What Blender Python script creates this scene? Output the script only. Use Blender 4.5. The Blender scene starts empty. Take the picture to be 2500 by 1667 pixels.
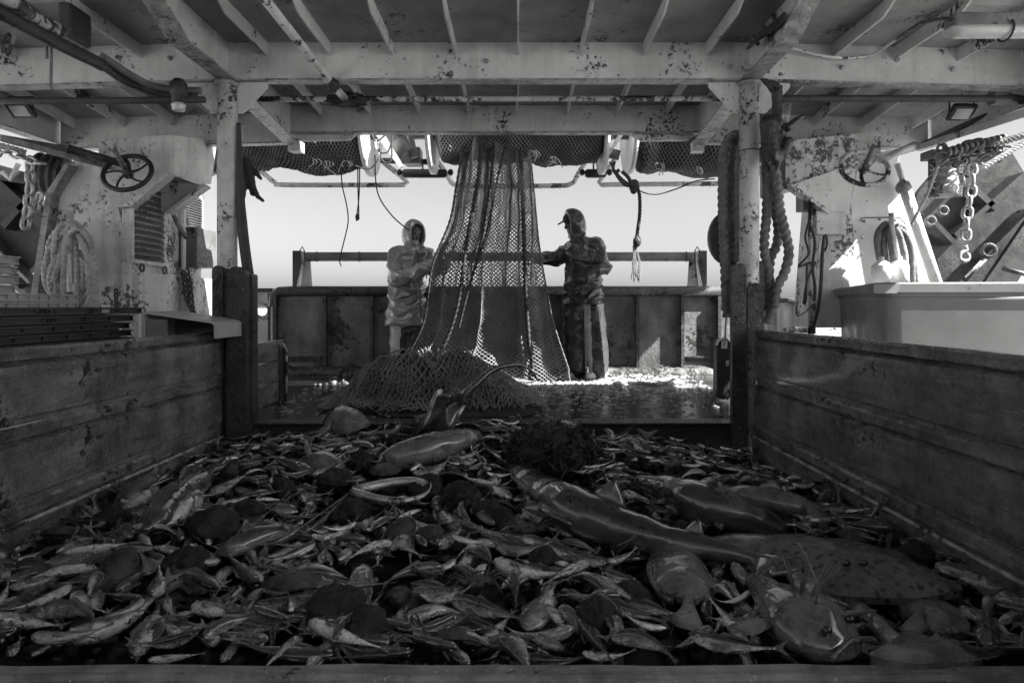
import bpy, bmesh, math, random
from math import sin, cos, pi, sqrt, radians, exp, atan2
from mathutils import Vector, Matrix, noise, Quaternion
SC = bpy.context.scene
COL = SC.collection
# ---------------------------------------------------------------- camera, sky, sun
F = 1667.0; CX = 1265.0; HY = 748.0            # measured focal length and vanishing point of the photograph (2500 px wide)
cam = bpy.data.cameras.new('camera'); camo = bpy.data.objects.new('camera', cam); COL.objects.link(camo)
cam.lens = 24.0; cam.sensor_width = 36.0; cam.sensor_fit = 'HORIZONTAL'
cam.shift_x = -(CX-1250)/2500.0; cam.shift_y = -(833.5-HY)/2500.0
camo.location = (0, 0, 0); camo.rotation_euler = (pi/2, 0, 0)
cam.clip_start = 0.05; cam.clip_end = 5000
SC.camera = camo
SUN = Vector((0.95, -0.35, 1.0)).normalized()   # direction towards the sun
SUN_EL = math.asin(SUN.z); SUN_AZ = atan2(SUN.x, SUN.y)
w = bpy.data.worlds.new('World'); SC.world = w; w.use_nodes = True
nt = w.node_tree; nt.nodes.clear()
sky = nt.nodes.new('ShaderNodeTexSky'); sky.sky_type = 'NISHITA'; sky.sun_disc = False
sky.sun_elevation = SUN_EL; sky.sun_rotation = SUN_AZ
sky.dust_density = 2.2; sky.air_density = 1.0
bw = nt.nodes.new('ShaderNodeRGBToBW'); bg = nt.nodes.new('ShaderNodeBackground'); wo = nt.nodes.new('ShaderNodeOutputWorld')
nt.links.new(sky.outputs[0], bw.inputs[0]); nt.links.new(bw.outputs[0], bg.inputs[0]); nt.links.new(bg.outputs[0], wo.inputs[0])
bg.inputs[1].default_value = 0.05
sl = bpy.data.lights.new('sun', 'SUN'); sl.energy = 5.0; sl.angle = radians(0.5); sl.color = (1, 0.99, 0.97)
slo = bpy.data.objects.new('sun', sl); COL.objects.link(slo); slo.location = (6, -4, 12)
slo.rotation_euler = SUN.to_track_quat('Z', 'Y').to_euler()
SC.view_settings.view_transform = 'Standard'; SC.view_settings.look = 'None'
SC.view_settings.exposure = 2.1; SC.view_settings.gamma = 1.0
SC.cycles.max_bounces = 10; SC.cycles.diffuse_bounces = 6; SC.cycles.glossy_bounces = 4
DECK = -0.764

def P(px, py, d): return Vector(((px-CX)/F*d, d, (HY-py)/F*d))
def PZ(px, py, z):                       # the point at height z seen at that place of the photograph
    d = -z*F/(py-HY); return P(px, py, d)
# ---------------------------------------------------------------- mesh collector
class MB:
    def __init__(s): s.v = []; s.f = []; s.sm = []; s.a = []
    def add(s, vs, fs, smooth=False, att=None):
        n = len(s.v); s.v += [Vector(v) for v in vs]; s.a += (att if att else [0.0]*len(vs))
        s.f += [tuple(i+n for i in f) for f in fs]; s.sm += [smooth]*len(fs); return s
    def box(s, a, b):
        x0, y0, z0 = a; x1, y1, z1 = b
        if x0 > x1: x0, x1 = x1, x0
        if y0 > y1: y0, y1 = y1, y0
        if z0 > z1: z0, z1 = z1, z0
        return s.add([(x0,y0,z0),(x1,y0,z0),(x1,y1,z0),(x0,y1,z0),(x0,y0,z1),(x1,y0,z1),(x1,y1,z1),(x0,y1,z1)],
                     [(0,3,2,1),(4,5,6,7),(0,1,5,4),(1,2,6,5),(2,3,7,6),(3,0,4,7)])
    def bbox(s, a, b, r=0.01):           # box with chamfered edges along all sides
        bm = bmesh.new()
        vs = [bm.verts.new(v) for v in [(a[0],a[1],a[2]),(b[0],a[1],a[2]),(b[0],b[1],a[2]),(a[0],b[1],a[2]),(a[0],a[1],b[2]),(b[0],a[1],b[2]),(b[0],b[1],b[2]),(a[0],b[1],b[2])]]
        for f in [(0,3,2,1),(4,5,6,7),(0,1,5,4),(1,2,6,5),(2,3,7,6),(3,0,4,7)]: bm.faces.new([vs[i] for i in f])
        bmesh.ops.bevel(bm, geom=bm.edges[:], offset=r, segments=2, affect='EDGES', profile=0.6)
        bm.verts.index_update()
        s.add([v.co.copy() for v in bm.verts], [[v.index for v in f.verts] for f in bm.faces]); bm.free(); return s
    def prism(s, poly, ext, smooth=False):
        n = len(poly); p = [Vector(q) for q in poly]; e = Vector(ext)
        nrm = Vector((0,0,0))
        for i in range(n): nrm += p[i].cross(p[(i+1) % n])
        if nrm.dot(e) > 0: p.reverse()
        fs = [tuple(range(n)), tuple(range(2*n-1, n-1, -1))]
        fs += [(i, i+n, (i+1) % n + n, (i+1) % n) for i in range(n)]
        s.add(p+[q+e for q in p], fs)
        return s
    def loft(s, rings, closed=True, caps=True, smooth=True, atts=None):
        m = len(rings[0]); vs = [v for r in rings for v in r]; fs = []
        for i in range(len(rings)-1):
            for j in range(m if closed else m-1):
                k = (j+1) % m
                fs.append((i*m+j, i*m+k, (i+1)*m+k, (i+1)*m+j))
        n0 = len(s.f)
        s.add(vs, fs, smooth, atts)
        if caps and closed:
            b = len(s.v)-len(vs)
            s.f += [tuple(b+j for j in range(m-1, -1, -1)), tuple(b+(len(rings)-1)*m+j for j in range(m))]; s.sm += [False, False]
        return s
    def tube(s, pts, r, n=8, closed=False, smooth=True, lobes=0, pitch=0.1, caps=True, flat=1.0):
        pts = [Vector(p) for p in pts]; N = len(pts)
        rr = r if callable(r) else (lambda t: r)
        t0 = (pts[1]-pts[0]).normalized(); up = Vector((0,0,1)) if abs(t0.z) < 0.9 else Vector((0,1,0))
        u = t0.cross(up).normalized(); rings = []; L = 0.0; prev = t0
        for i, p in enumerate(pts):
            if closed: t = (pts[(i+1) % N]-pts[i-1])
            else: t = pts[min(i+1, N-1)]-pts[max(i-1, 0)]
            if t.length < 1e-9: t = prev.copy()
            t.normalize()
            q = prev.rotation_difference(t); u = (q @ u); u = (u-t*u.dot(t)).normalized(); v = t.cross(u); prev = t
            if i: L += (pts[i]-pts[i-1]).length
            R = rr(i/(N-1)); ring = []
            for k in range(n):
                a = 2*pi*k/n
                q_ = R
                if lobes: q_ = R*(0.50+0.54*abs(cos(lobes/2.0*(a-2*pi*L/pitch))))
                ring.append(p+u*cos(a)*q_+v*sin(a)*q_*flat)
            rings.append(ring)
        if closed: rings.append(rings[0])
        return s.loft(rings, True, caps and not closed, smooth)
    def rope(s, pts, r, pitch=None, step=None, lobes=3, n=12):
        pitch = pitch or r*5.5
        return s.tube(spline(pts, step or pitch/12), r, n=n, lobes=lobes, pitch=pitch)
    def cyl(s, a, b, r, n=16, r2=None, smooth=True):
        r2 = r if r2 is None else r2
        return s.tube([a, b], lambda t: r+(r2-r)*t, n=n, smooth=smooth)
    def lathe(s, c, axis, prof, n=24, smooth=True):      # prof: (distance along axis, radius)
        ax = Vector(axis).normalized(); up = Vector((0,0,1)) if abs(ax.z) < 0.9 else Vector((1,0,0))
        u = ax.cross(up).normalized(); v = ax.cross(u); c = Vector(c)
        rings = [[c+ax*h+(u*cos(2*pi*k/n)+v*sin(2*pi*k/n))*max(r, 1e-4) for k in range(n)] for h, r in prof]
        return s.loft(rings, True, True, smooth)
    def ell(s, c, r, n=12, m=8, rot=None, f=None):
        c = Vector(c); rings = []
        for i in range(m+1):
            ph = pi*i/m; ring = []
            for k in range(n):
                a = 2*pi*k/n; d = Vector((r[0]*sin(ph)*cos(a), r[1]*sin(ph)*sin(a), -r[2]*cos(ph)))
                if i in (0, m): d = Vector((0.001*cos(a)*r[0], 0.001*sin(a)*r[1], d.z))
                if f: d = d*f(d)
                if rot: d = rot @ d
                ring.append(c+d)
            rings.append(ring)
        return s.loft(rings, True, True, True)
    def torus(s, c, axis, R, r, n=32, m=8, sq=1.0):
        ax = Vector(axis).normalized(); up = Vector((0,0,1)) if abs(ax.z) < 0.9 else Vector((1,0,0))
        u = ax.cross(up).normalized(); v = ax.cross(u); c = Vector(c)
        return s.tube([c+(u*cos(2*pi*k/n)*sq+v*sin(2*pi*k/n))*R for k in range(n)], r, n=m, closed=True)
    def mesh(s, name, mat, off=None):
        me = bpy.data.meshes.new(name)
        o = off or Vector((0,0,0))
        me.from_pydata([tuple(v-o) for v in s.v], [], s.f)
        me.polygons.foreach_set('use_smooth', s.sm)
        if any(s.a):
            at = me.attributes.new('dors', 'FLOAT', 'POINT'); at.data.foreach_set('value', s.a)
        if mat: me.materials.append(mat)
        me.validate(); return me
def spline(pts, step):
    pts = [Vector(p) for p in pts]; out = []
    if len(pts) == 2: pts = [pts[0], (pts[0]+pts[1])/2, pts[1]]
    for i in range(len(pts)-1):
        p0 = pts[max(i-1, 0)]; p1 = pts[i]; p2 = pts[i+1]; p3 = pts[min(i+2, len(pts)-1)]
        n = max(1, int((p2-p1).length/step+0.5))
        for k in range(n):
            t = k/n
            out.append(0.5*((2*p1)+(p2-p0)*t+(2*p0-5*p1+4*p2-p3)*t*t+(3*p1-p0-3*p2+p3)*t*t*t))
    out.append(pts[-1]); return out
def ppath(l, d=None):                      # list of (px, py[, depth]) -> points
    return [P(q[0], q[1], q[2] if len(q) > 2 else d) for q in l]
def link(o): COL.objects.link(o); return o
def props(o, label, cat, group=None, kind=None):
    if label: o['label'] = label
    if cat: o['category'] = cat
    if group: o['group'] = group
    if kind: o['kind'] = kind
    return o
def thing(name, label, cat, loc=(0,0,0), group=None):
    o = bpy.data.objects.new(name, None); o.empty_display_size = 0.1; link(o); o.location = Vector(loc)
    return props(o, label, cat, group)
def part(mb, name, mat, parent, label=None):
    off = Vector(parent.get('_w', parent.location)) if parent.type == 'EMPTY' else Vector(parent['_w'])
    me = mb if isinstance(mb, bpy.types.Mesh) else mb.mesh(name, mat, off)
    if isinstance(mb, bpy.types.Mesh):
        me.transform(Matrix.Translation(-off)); 
        if mat: me.materials.clear(); me.materials.append(mat)
    o = bpy.data.objects.new(name, me); link(o); o.parent = parent; o['_w'] = tuple(off)
    if label: o['label'] = label
    return o
def single(mb, name, mat, label, cat, group=None, kind=None):
    if isinstance(mb, bpy.types.Mesh): me = mb; vs = [v.co for v in me.vertices]
    else: vs = mb.v
    c = Vector((sum(v.x for v in vs)/len(vs), sum(v.y for v in vs)/len(vs), min(v.z for v in vs)))
    if isinstance(mb, bpy.types.Mesh):
        me.transform(Matrix.Translation(-c))
        if mat: me.materials.clear(); me.materials.append(mat)
    else: me = mb.mesh(name, mat, c)
    o = bpy.data.objects.new(name, me); link(o); o.location = c; o['_w'] = tuple(c)
    return props(o, label, cat, group, kind)
def struct(mb, name, mat): return single(mb, name, mat, None, None, None, 'structure')
def copy_tree(o, parent=None):
    c = o.copy(); link(c); c.parent = parent
    for ch in o.children: copy_tree(ch, c)
    return c
# ---------------------------------------------------------------- materials (the photograph is black and white: all greys)
def g(v): return (v, v, v, 1)
def mat(name, col, rough=0.5, var=0.25, vs=3.0, spots=0.0, ss=18.0, spotc=0.03, streak=0.0, bump=0.15, bs=40.0,
        metal=0.0, coat=0.0, spec=0.5, rvar=0.15, grain=None, dors=None, patch=None, wet=0.0, speck=0.0):
    m = bpy.data.materials.new(name); m.use_nodes = True; t = m.node_tree; N = t.nodes; Lk = t.links.new
    b = N['Principled BSDF']; tc = N.new('ShaderNodeTexCoord'); V = tc.outputs['Object']
    def nz(scale, detail=6, rough_=0.6, vec=None, dist=0.0):
        n = N.new('ShaderNodeTexNoise'); n.inputs['Scale'].default_value = scale; n.inputs['Detail'].default_value = detail
        n.inputs['Roughness'].default_value = rough_; n.inputs['Distortion'].default_value = dist
        Lk(vec or V, n.inputs['Vector']); return n.outputs['Fac']
    def mr(x, a, b_, c, d):
        n = N.new('ShaderNodeMapRange'); n.clamp = True; Lk(x, n.inputs[0])
        for i, q in enumerate((a, b_, c, d)): n.inputs[i+1].default_value = q
        return n.outputs[0]
    def mth(op, x, y):
        n = N.new('ShaderNodeMath'); n.operation = op
        for i, q in enumerate((x, y)):
            if isinstance(q, (int, float)): n.inputs[i].default_value = q
            else: Lk(q, n.inputs[i])
        return n.outputs[0]
    def lerp(f, a, b_):
        n = N.new('ShaderNodeMix'); n.data_type = 'FLOAT'
        for i, q in ((0, f), (2, a), (3, b_)):
            if isinstance(q, (int, float)): n.inputs[i].default_value = q
            else: Lk(q, n.inputs[i])
        return n.outputs[0]
    base = mr(nz(vs, 8, 0.65), 0.3, 0.7, col*(1-var), col*(1+var))
    if dors is not None:                                        # back dark, belly pale: the animal's own colouring
        at = N.new('ShaderNodeAttribute'); at.attribute_name = 'dors'
        dn = mth('ADD', at.outputs['Fac'], mth('MULTIPLY', mth('SUBTRACT', nz(vs*4, 5), 0.5), 0.7))
        base = mth('MULTIPLY', base, mr(dn, -0.35, 0.45, 1.0, dors))
    if grain:                                                    # (sx,sy,sz) stretched wood grain
        mp = N.new('ShaderNodeMapping'); mp.inputs['Scale'].default_value = grain; Lk(V, mp.inputs['Vector'])
        gr = nz(1.0, 9, 0.7, mp.outputs[0], 0.6)
        base = mth('MULTIPLY', base, mr(gr, 0.3, 0.72, 0.5, 1.5))
    if streak:
        mp = N.new('ShaderNodeMapping'); mp.inputs['Scale'].default_value = (9, 9, 0.7); Lk(V, mp.inputs['Vector'])
        sv = mr(nz(1.0, 7, 0.7, mp.outputs[0]), 0.48, 0.72, 0.0, streak)
        base = lerp(sv, base, spotc*1.5)
    spf = None
    if spots:
        a = nz(ss, 7, 0.74); c = nz(ss*0.09, 4, 0.65)
        spf = mr(mth('ADD', mth('MULTIPLY', a, 0.5), mth('MULTIPLY', c, 0.5)), 0.655-spots*0.18, 0.68-spots*0.18, 0.0, 1.0)
        base = lerp(spf, base, spotc)
    if patch:                                                    # (scale, threshold, colour) round spots
        vo = N.new('ShaderNodeTexVoronoi'); vo.inputs['Scale'].default_value = patch[0]; Lk(V, vo.inputs['Vector'])
        base = lerp(mr(vo.outputs['Distance'], patch[1], patch[1]+0.06, 1.0, 0.0), base, patch[2])
    if speck:                                                    # fine pale flecks: salt, scales, chips
        base = lerp(mr(nz(95.0, 3, 0.5), 0.735-speck*0.06, 0.76-speck*0.06, 0.0, 1.0), base, 0.55)
    cc = N.new('ShaderNodeCombineColor')
    for i in range(3): Lk(base, cc.inputs[i])
    Lk(cc.outputs[0], b.inputs['Base Color'])
    r = mr(nz(vs*2.3, 5), 0.3, 0.7, max(0.03, rough-rvar), min(1, rough+rvar))
    if wet: r = lerp(mr(nz(2.2, 5), 0.42, 0.56, 0, 1), r, wet)
    Lk(r, b.inputs['Roughness'])
    b.inputs['Metallic'].default_value = metal; b.inputs['Coat Weight'].default_value = coat; b.inputs['Coat Roughness'].default_value = 0.07; b.inputs['Coat IOR'].default_value = 1.75
    b.inputs['Specular IOR Level'].default_value = spec
    if bump:
        h = mth('ADD', nz(bs, 6, 0.7), mth('MULTIPLY', nz(bs*0.22, 4), 1.2))
        if spf: h = mth('SUBTRACT', h, mth('MULTIPLY', spf, 0.5))
        bn = N.new('ShaderNodeBump'); bn.inputs['Strength'].default_value = min(1, bump*2.2); bn.inputs['Distance'].default_value = 0.012
        Lk(h, bn.inputs['Height']); Lk(bn.outputs[0], b.inputs['Normal'])
    return m
M = {}
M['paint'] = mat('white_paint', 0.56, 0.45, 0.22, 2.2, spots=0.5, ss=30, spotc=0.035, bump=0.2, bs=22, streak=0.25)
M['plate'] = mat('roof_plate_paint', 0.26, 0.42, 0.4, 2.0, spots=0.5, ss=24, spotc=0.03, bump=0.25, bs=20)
M['post'] = mat('post_paint', 0.66, 0.4, 0.35, 4, spots=0.66, ss=34, spotc=0.035, bump=0.2, bs=40, streak=0.35)
M['rough'] = mat('flaking_paint', 0.30, 0.35, 0.6, 14, spots=0.5, ss=40, spotc=0.03, bump=0.45, bs=60)
M['pipe'] = mat('white_pipe', 0.55, 0.4, 0.3, 6, spots=0.85, ss=16, spotc=0.03, bump=0.2)
M['rust'] = mat('rusty_steel', 0.05,0.35, 0.6, 9, spots=0.5, ss=50, spotc=0.012, bump=0.4, bs=50, wet=0.15, speck=0.7)
M['shoe'] = mat('worn_guide_steel', 0.045, 0.35, 0.7, 7, spots=0.62, ss=26, spotc=0.012, bump=0.35, bs=45, streak=0.7, speck=1.0)
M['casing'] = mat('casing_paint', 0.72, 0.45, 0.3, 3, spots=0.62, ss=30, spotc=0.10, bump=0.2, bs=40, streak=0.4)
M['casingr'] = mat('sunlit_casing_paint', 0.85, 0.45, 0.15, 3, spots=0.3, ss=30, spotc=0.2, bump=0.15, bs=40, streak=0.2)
M['board'] = mat('otter_board_steel', 0.04, 0.4, 0.5, 4, spots=0.4, ss=22, spotc=0.02, bump=0.15, bs=30)
M['rim'] = mat('wet_edge_glint', 0.42, 0.25, 0.7, 12, spots=0.6, ss=30, spotc=0.03, bump=0.4, bs=60, speck=1.2)
M['dark'] = mat('dark_steel', 0.028, 0.4, 0.5, 8, bump=0.3, bs=60)
M['gantry'] = mat('gantry_steel', 0.14, 0.45, 0.5, 4, spots=0.42, ss=22, spotc=0.03, bump=0.25, bs=40)
M['bulwark'] = mat('bulwark_steel', 0.15, 0.5, 0.6, 4, spots=0.52, ss=16, spotc=0.025, bump=0.35, bs=40, streak=0.55)
M['bulbase'] = mat('corroded_base', 0.09, 0.4, 0.9, 20, spots=0.7, ss=22, spotc=0.01, bump=0.5, bs=40)
M['wood'] = mat('wet_wood', 0.17, 0.27, 0.7, 4.5, spots=0.4, ss=24, spotc=0.015, bump=0.45, bs=45, grain=(16, 1.1, 24), rvar=0.2, coat=0.35, speck=0.8)
M['woodx'] = mat('wet_wood_front', 0.24, 0.4, 0.7, 7, speck=1.0, spots=0.45, ss=30, spotc=0.02, bump=0.3, bs=70, grain=(1.4, 26, 26))
M['deck'] = mat('wet_deck', 0.014, 0.15, 0.8, 6, spots=0.35, ss=18, spotc=0.12, bump=0.13, bs=10, rvar=0.10, wet=0.05)
M['sea'] = mat('sea_water', 0.42, 0.3, 0.3, 0.4, bump=0.3, bs=0.6)
M['rope'] = mat('weathered_rope', 0.48, 0.85, 0.4, 12, bump=0.3, bs=120, spots=0.3, ss=30, spotc=0.1)
M['ropedark'] = mat('tarred_rope', 0.20, 0.75, 0.5, 12, bump=0.3, bs=120)
M['line'] = mat('thin_line', 0.04, 0.7, 0.3, 12, bump=0.1)
M['net'] = mat('net_twine', 0.24, 0.7, 0.5, 5, bump=0.2, bs=100)
M['heapnet'] = mat('heaped_twine', 0.26, 0.6, 0.5, 5, bump=0.2, bs=100)
M['rubble'] = mat('shell_rubble', 0.016, 0.4, 0.9, 14, spec=0.35, bump=0.5, bs=40, spots=0.1, ss=30, spotc=0.2)
M['netsunk'] = mat('packed_netting', 0.05, 0.85, 0.5, 14, bump=0.5, bs=70)
M['oil'] = mat('wet_oilskin', 0.26, 0.16, 0.25, 3, bump=0.22, bs=12, coat=1.0, rvar=0.06)
M['oildark'] = mat('soiled_oilskin', 0.03, 0.34, 0.25, 3, bump=0.1, bs=14, speck=0.9, coat=0.25, rvar=0.1)
M['oilmid'] = mat('dark_oilskin', 0.085, 0.28, 0.2, 3, bump=0.15, bs=12, coat=0.6, rvar=0.06)
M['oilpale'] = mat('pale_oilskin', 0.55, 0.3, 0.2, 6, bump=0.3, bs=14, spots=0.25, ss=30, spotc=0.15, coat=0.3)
M['glove'] = mat('rubber_glove', 0.03, 0.4, 0.3, 8, bump=0.2)
M['skin'] = mat('skin', 0.17, 0.5, 0.12, 20, bump=0.1, bs=80)
M['cap'] = mat('cap_cloth', 0.05, 0.8, 0.2, 8)
M['chain'] = mat('galvanised_chain', 0.42, 0.38, 0.4, 20, metal=0.5, bump=0.2, spots=0.35, ss=50, spotc=0.06)
M['bin'] = mat('plastic_bin', 0.17, 0.5, 0.2, 3, spots=0.3, ss=24, spotc=0.08, streak=0.2, bump=0.015, bs=30)
M['crate'] = mat('dark_crate_plastic', 0.045, 0.35, 0.3, 5, bump=0.1, spots=0.2, ss=30, spotc=0.15)
M['cratepale'] = mat('pale_crate_plastic', 0.42, 0.45, 0.25, 5, bump=0.1, spots=0.3, ss=30, spotc=0.1)
M['letter'] = mat('letter_ink', 0.012, 0.5, 0.1, 5, bump=0)
M['lettergrey'] = mat('letter_grey', 0.14, 0.5, 0.1, 5, bump=0)
M['lens'] = mat('lamp_plastic', 0.5, 0.25, 0.15, 6, bump=0.05, bs=30)
M['float'] = mat('net_float', 0.8, 0.5, 0.12, 8, bump=0.1, spots=0.2, ss=30, spotc=0.25)
M['muck'] = mat('muddy_bycatch', 0.006, 0.45, 0.9, 16, bump=0.9, bs=30, spec=0.25, spots=0.3, ss=28, spotc=0.12, wet=0.15)
M['weed'] = mat('tangled_weed', 0.03, 0.45, 0.7, 20, bump=0.2)
M['urchin'] = mat('dark_sponge', 0.018, 0.5, 0.9, 18, bump=0.9, bs=30, spec=0.4)
M['shell'] = mat('ribbed_shell', 0.04, 0.35, 0.9, 12, bump=0.4, bs=40)
M['debris'] = mat('pale_scraps', 0.32, 0.45, 0.4, 12, bump=0.1)
M['fin'] = mat('fin_membrane', 0.2, 0.35, 0.4, 20, bump=0.3, bs=90)
M['eye'] = mat('fish_eye', 0.012, 0.12, 0.1, 5, bump=0, coat=0.6)
M['iris'] = mat('fish_iris', 0.4, 0.25, 0.2, 40, bump=0)
M['silver'] = mat('silver_fish_skin', 0.85, 0.20, 0.75, 6, bump=0.4, bs=34, dors=0.07, coat=1.0, metal=0.85, spots=0.42, ss=22, spotc=0.03)
M['grey'] = mat('grey_fish_skin', 0.42, 0.22, 0.85, 6, bump=0.35, bs=34, dors=0.2, coat=1.0, metal=0.6, spots=0.4, ss=20, spotc=0.02)
M['darkfish'] = mat('dark_fish_skin', 0.11, 0.28, 0.8, 5, bump=0.4, bs=30, dors=0.35, coat=1.0, metal=0.25, spots=0.2, ss=40, spotc=0.2)
M['shark'] = mat('shark_skin', 0.15, 0.22, 0.6, 7, bump=0.1, bs=60, dors=0.16, coat=1.0, metal=0.25, spots=0.14, ss=50, spotc=0.4)
M['palefish'] = mat('pale_belly_skin', 0.20, 0.24, 0.85, 11, bump=0.25, bs=60, coat=0.9, spots=0.25, ss=40, spotc=0.1, dors=0.5)
M['flat'] = mat('flatfish_skin', 0.12, 0.28, 0.95, 14, bump=0.35, bs=60, coat=0.9, spots=0.3, ss=30, spotc=0.06)
M['skate'] = mat('spotted_skate_skin', 0.10, 0.3, 0.4, 8, bump=0.4, bs=50, coat=0.5, patch=(34, 0.30, 0.008), spots=0.2, ss=20, spotc=0.25)
# ================================================================ SETTING
mb = MB(); mb.box((-3.6, 4.62, DECK-0.08), (3.2, 9.0, DECK)); mb.box((-3.6, -1.5, -1.75), (3.2, 4.62, -1.35))
struct(mb, 'deck', M['deck'])
mb = MB(); mb.box((-900, -900, -3.0), (900, 900, -2.4)); struct(mb, 'sea', M['sea'])
mb = MB()   # hull sides, outside deck strips beside the pound
mb.box((-4.3, -1.5, DECK-0.1), (-2.06, 9.0, DECK-0.004)); mb.box((1.66, -1.5, DECK-0.1), (4.3, 9.0, DECK-0.004))
struct(mb, 'side_deck', M['deck'])
# sill board closing the pound at the back
t = thing('coaming', 'dark steel coaming along the back of the fish pound, between the two posts', 'coaming', (-0.2, 4.6, -1.3))
mb = MB().box((-1.90, 4.50, -1.35), (1.50, 4.60, -0.775)); part(mb, 'plate', M['dark'], t)
mb = MB().bbox((-1.81, 4.46, -0.775), (1.43, 4.64, -0.760), 0.006); part(mb, 'top_flange', M['rust'], t)
# ---------------------------------------------------------------- canopy
XL, XR = -1.915, 1.525; D1, D2 = 4.5, 5.74
def camb(x): return -0.028*max(0, XL-x) - 0.028*max(0, x-XR)
def drop(y, side): return 0.0 if y <= D1 else -(y-D1)/1.24*(0.11 if side else 0.05)
def rise(y): return 0.0 if y > 3.86 else (0.42*(3.86-y) if y > 2.6 else 0.53)
roof = thing('deck_canopy', 'white painted steel shelter deck overhead with beams and stiffeners', 'canopy', (-0.2, 3.0, 1.7))
xs = [-3.86, XL, XR, 3.46]; ys = [-1.6, 2.6, 3.86, D1, D2+0.02]
mb = MB()
for i in range(3):
    for j in range(4):
        if i == 1 or True:
            a, b_ = xs[i], xs[i+1]; c, d = ys[j], ys[j+1]
            sd = i != 1; v = [(a, c, 1.736+camb(a)+rise(c)+drop(c, sd)), (b_, c, 1.736+camb(b_)+rise(c)+drop(c, sd)), (b_, d, 1.736+camb(b_)+rise(d)+drop(d, sd)), (a, d, 1.736+camb(a)+rise(d)+drop(d, sd))]
            mb.prism(v, (0, 0, 0.012))
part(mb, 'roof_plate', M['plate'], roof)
for k in range(-9, 9):
    x = 0.0+0.4135*k
    if x < -3.8 or x > 3.42 or min(abs(x-XL), abs(x-XR)) < 0.09: continue
    c = camb(x); z1 = 1.7355+c; z0 = 1.648+c
    poly = [(x-0.006, -1.5, z1+rise(-1.5)), (x-0.006, -1.5, z0+rise(-1.5)), (x-0.006, 2.6, z0+rise(2.6)), (x-0.006, 3.86, z0), (x-0.006, D1, z0), (x-0.006, D2, z0+drop(D2, not XL < x < XR)), (x-0.006, D2, z1+drop(D2, not XL < x < XR)), (x-0.006, D1, z1), (x-0.006, 3.86, z1), (x-0.006, 2.6, z1+rise(2.6))]
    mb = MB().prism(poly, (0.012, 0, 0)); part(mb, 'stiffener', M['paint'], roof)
def beam(y, zb, zbs, x0, x1, th=0.014, fl=0.09):
    """transverse beam: web plus bottom flange; zb in the middle bay, zbs in the side bays"""
    m1 = MB(); m2 = MB()
    for a, b_, z in ((x0, XL, zbs), (XL, XR, zb), (XR, x1, zbs)):
        m1.prism([(a, y, z+camb(a)), (b_, y, z+camb(b_)), (b_, y, 1.735+camb(b_)), (a, y, 1.735+camb(a))], (0, th, 0))
        m2.prism([(a+.002, y-0.006, z-0.012+camb(a)), (b_-.002, y-0.006, z-0.012+camb(b_)), (b_-.002, y-0.006, z+camb(b_)), (a+.002, y-0.006, z+camb(a))], (0, fl, 0))
    w_ = part(m1, 'transverse_beam', M['paint'], roof); part(m2, 'flange', M['rough'], w_)
beam(D1-0.01, 1.497, 1.497, -3.84, 3.44)
beam(D2-0.01, 1.468, 1.385, -3.84, 3.44)
for gx in (XL, XR):                                    # fore-and-aft girders over the posts
    mb = MB()
    for a, b_ in ((2.6, 3.86), (3.86, D1-0.012), (D1+0.006, D2-0.012)):
        s_ = 0.055 if a > D1 else 0.0
        za = 1.502+rise(a)-0.0; zb = 1.502+rise(b_)
        if a > D1: zb = 1.39; za = 1.49
        mb.prism([(gx-0.007, a, za), (gx-0.007, b_, zb), (gx-0.007, b_, 1.735+rise(b_)), (gx-0.007, a, 1.735+rise(a))], (0.014, 0, 0))
    w_ = part(mb, 'girder', M['paint'], roof)
    mb = MB()
    for a, b_ in ((2.6, 3.86), (3.86, D1-0.02), (D1+0.09, D2-0.02)):
        za = 1.500+rise(a); zb = 1.500+rise(b_)
        if a > D1: za = 1.484; zb = 1.385
        hw = 0.06
        mb.prism([(gx-hw, a, za-0.012), (gx-hw, b_, zb-0.012), (gx-hw, b_, zb), (gx-hw, a, za)], (2*hw, 0, 0))
    part(mb, 'flange', M['rough'], w_)
for ex in (-3.86, 3.46):                               # edge girders
    mb = MB(); c = camb(ex); s_ = 1 if ex > 0 else -1
    for a, b_ in ((-1.6, 2.6), (2.6, 3.86), (3.86, D2+0.1)):
        mb.prism([(ex, a, 1.40+rise(a)+c), (ex, b_, 1.40+rise(b_)+c), (ex, b_, 1.76+rise(b_)+c), (ex, a, 1.76+rise(a)+c)], (0.014*s_, 0, 0))
    w_ = part(mb, 'edge_girder', M['paint'], roof)
    mb = MB()
    for a, b_ in ((-1.6, 2.6), (2.6, 3.86), (3.86, D2+0.1)):
        mb.prism([(ex-0.07*s_, a, 1.388+rise(a)+c), (ex-0.07*s_, b_, 1.388+rise(b_)+c), (ex-0.07*s_, b_, 1.399+rise(b_)+c), (ex-0.07*s_, a, 1.399+rise(a)+c)], (0.10*s_, 0, 0))
    part(mb, 'flange', M['rough'], w_)
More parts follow.
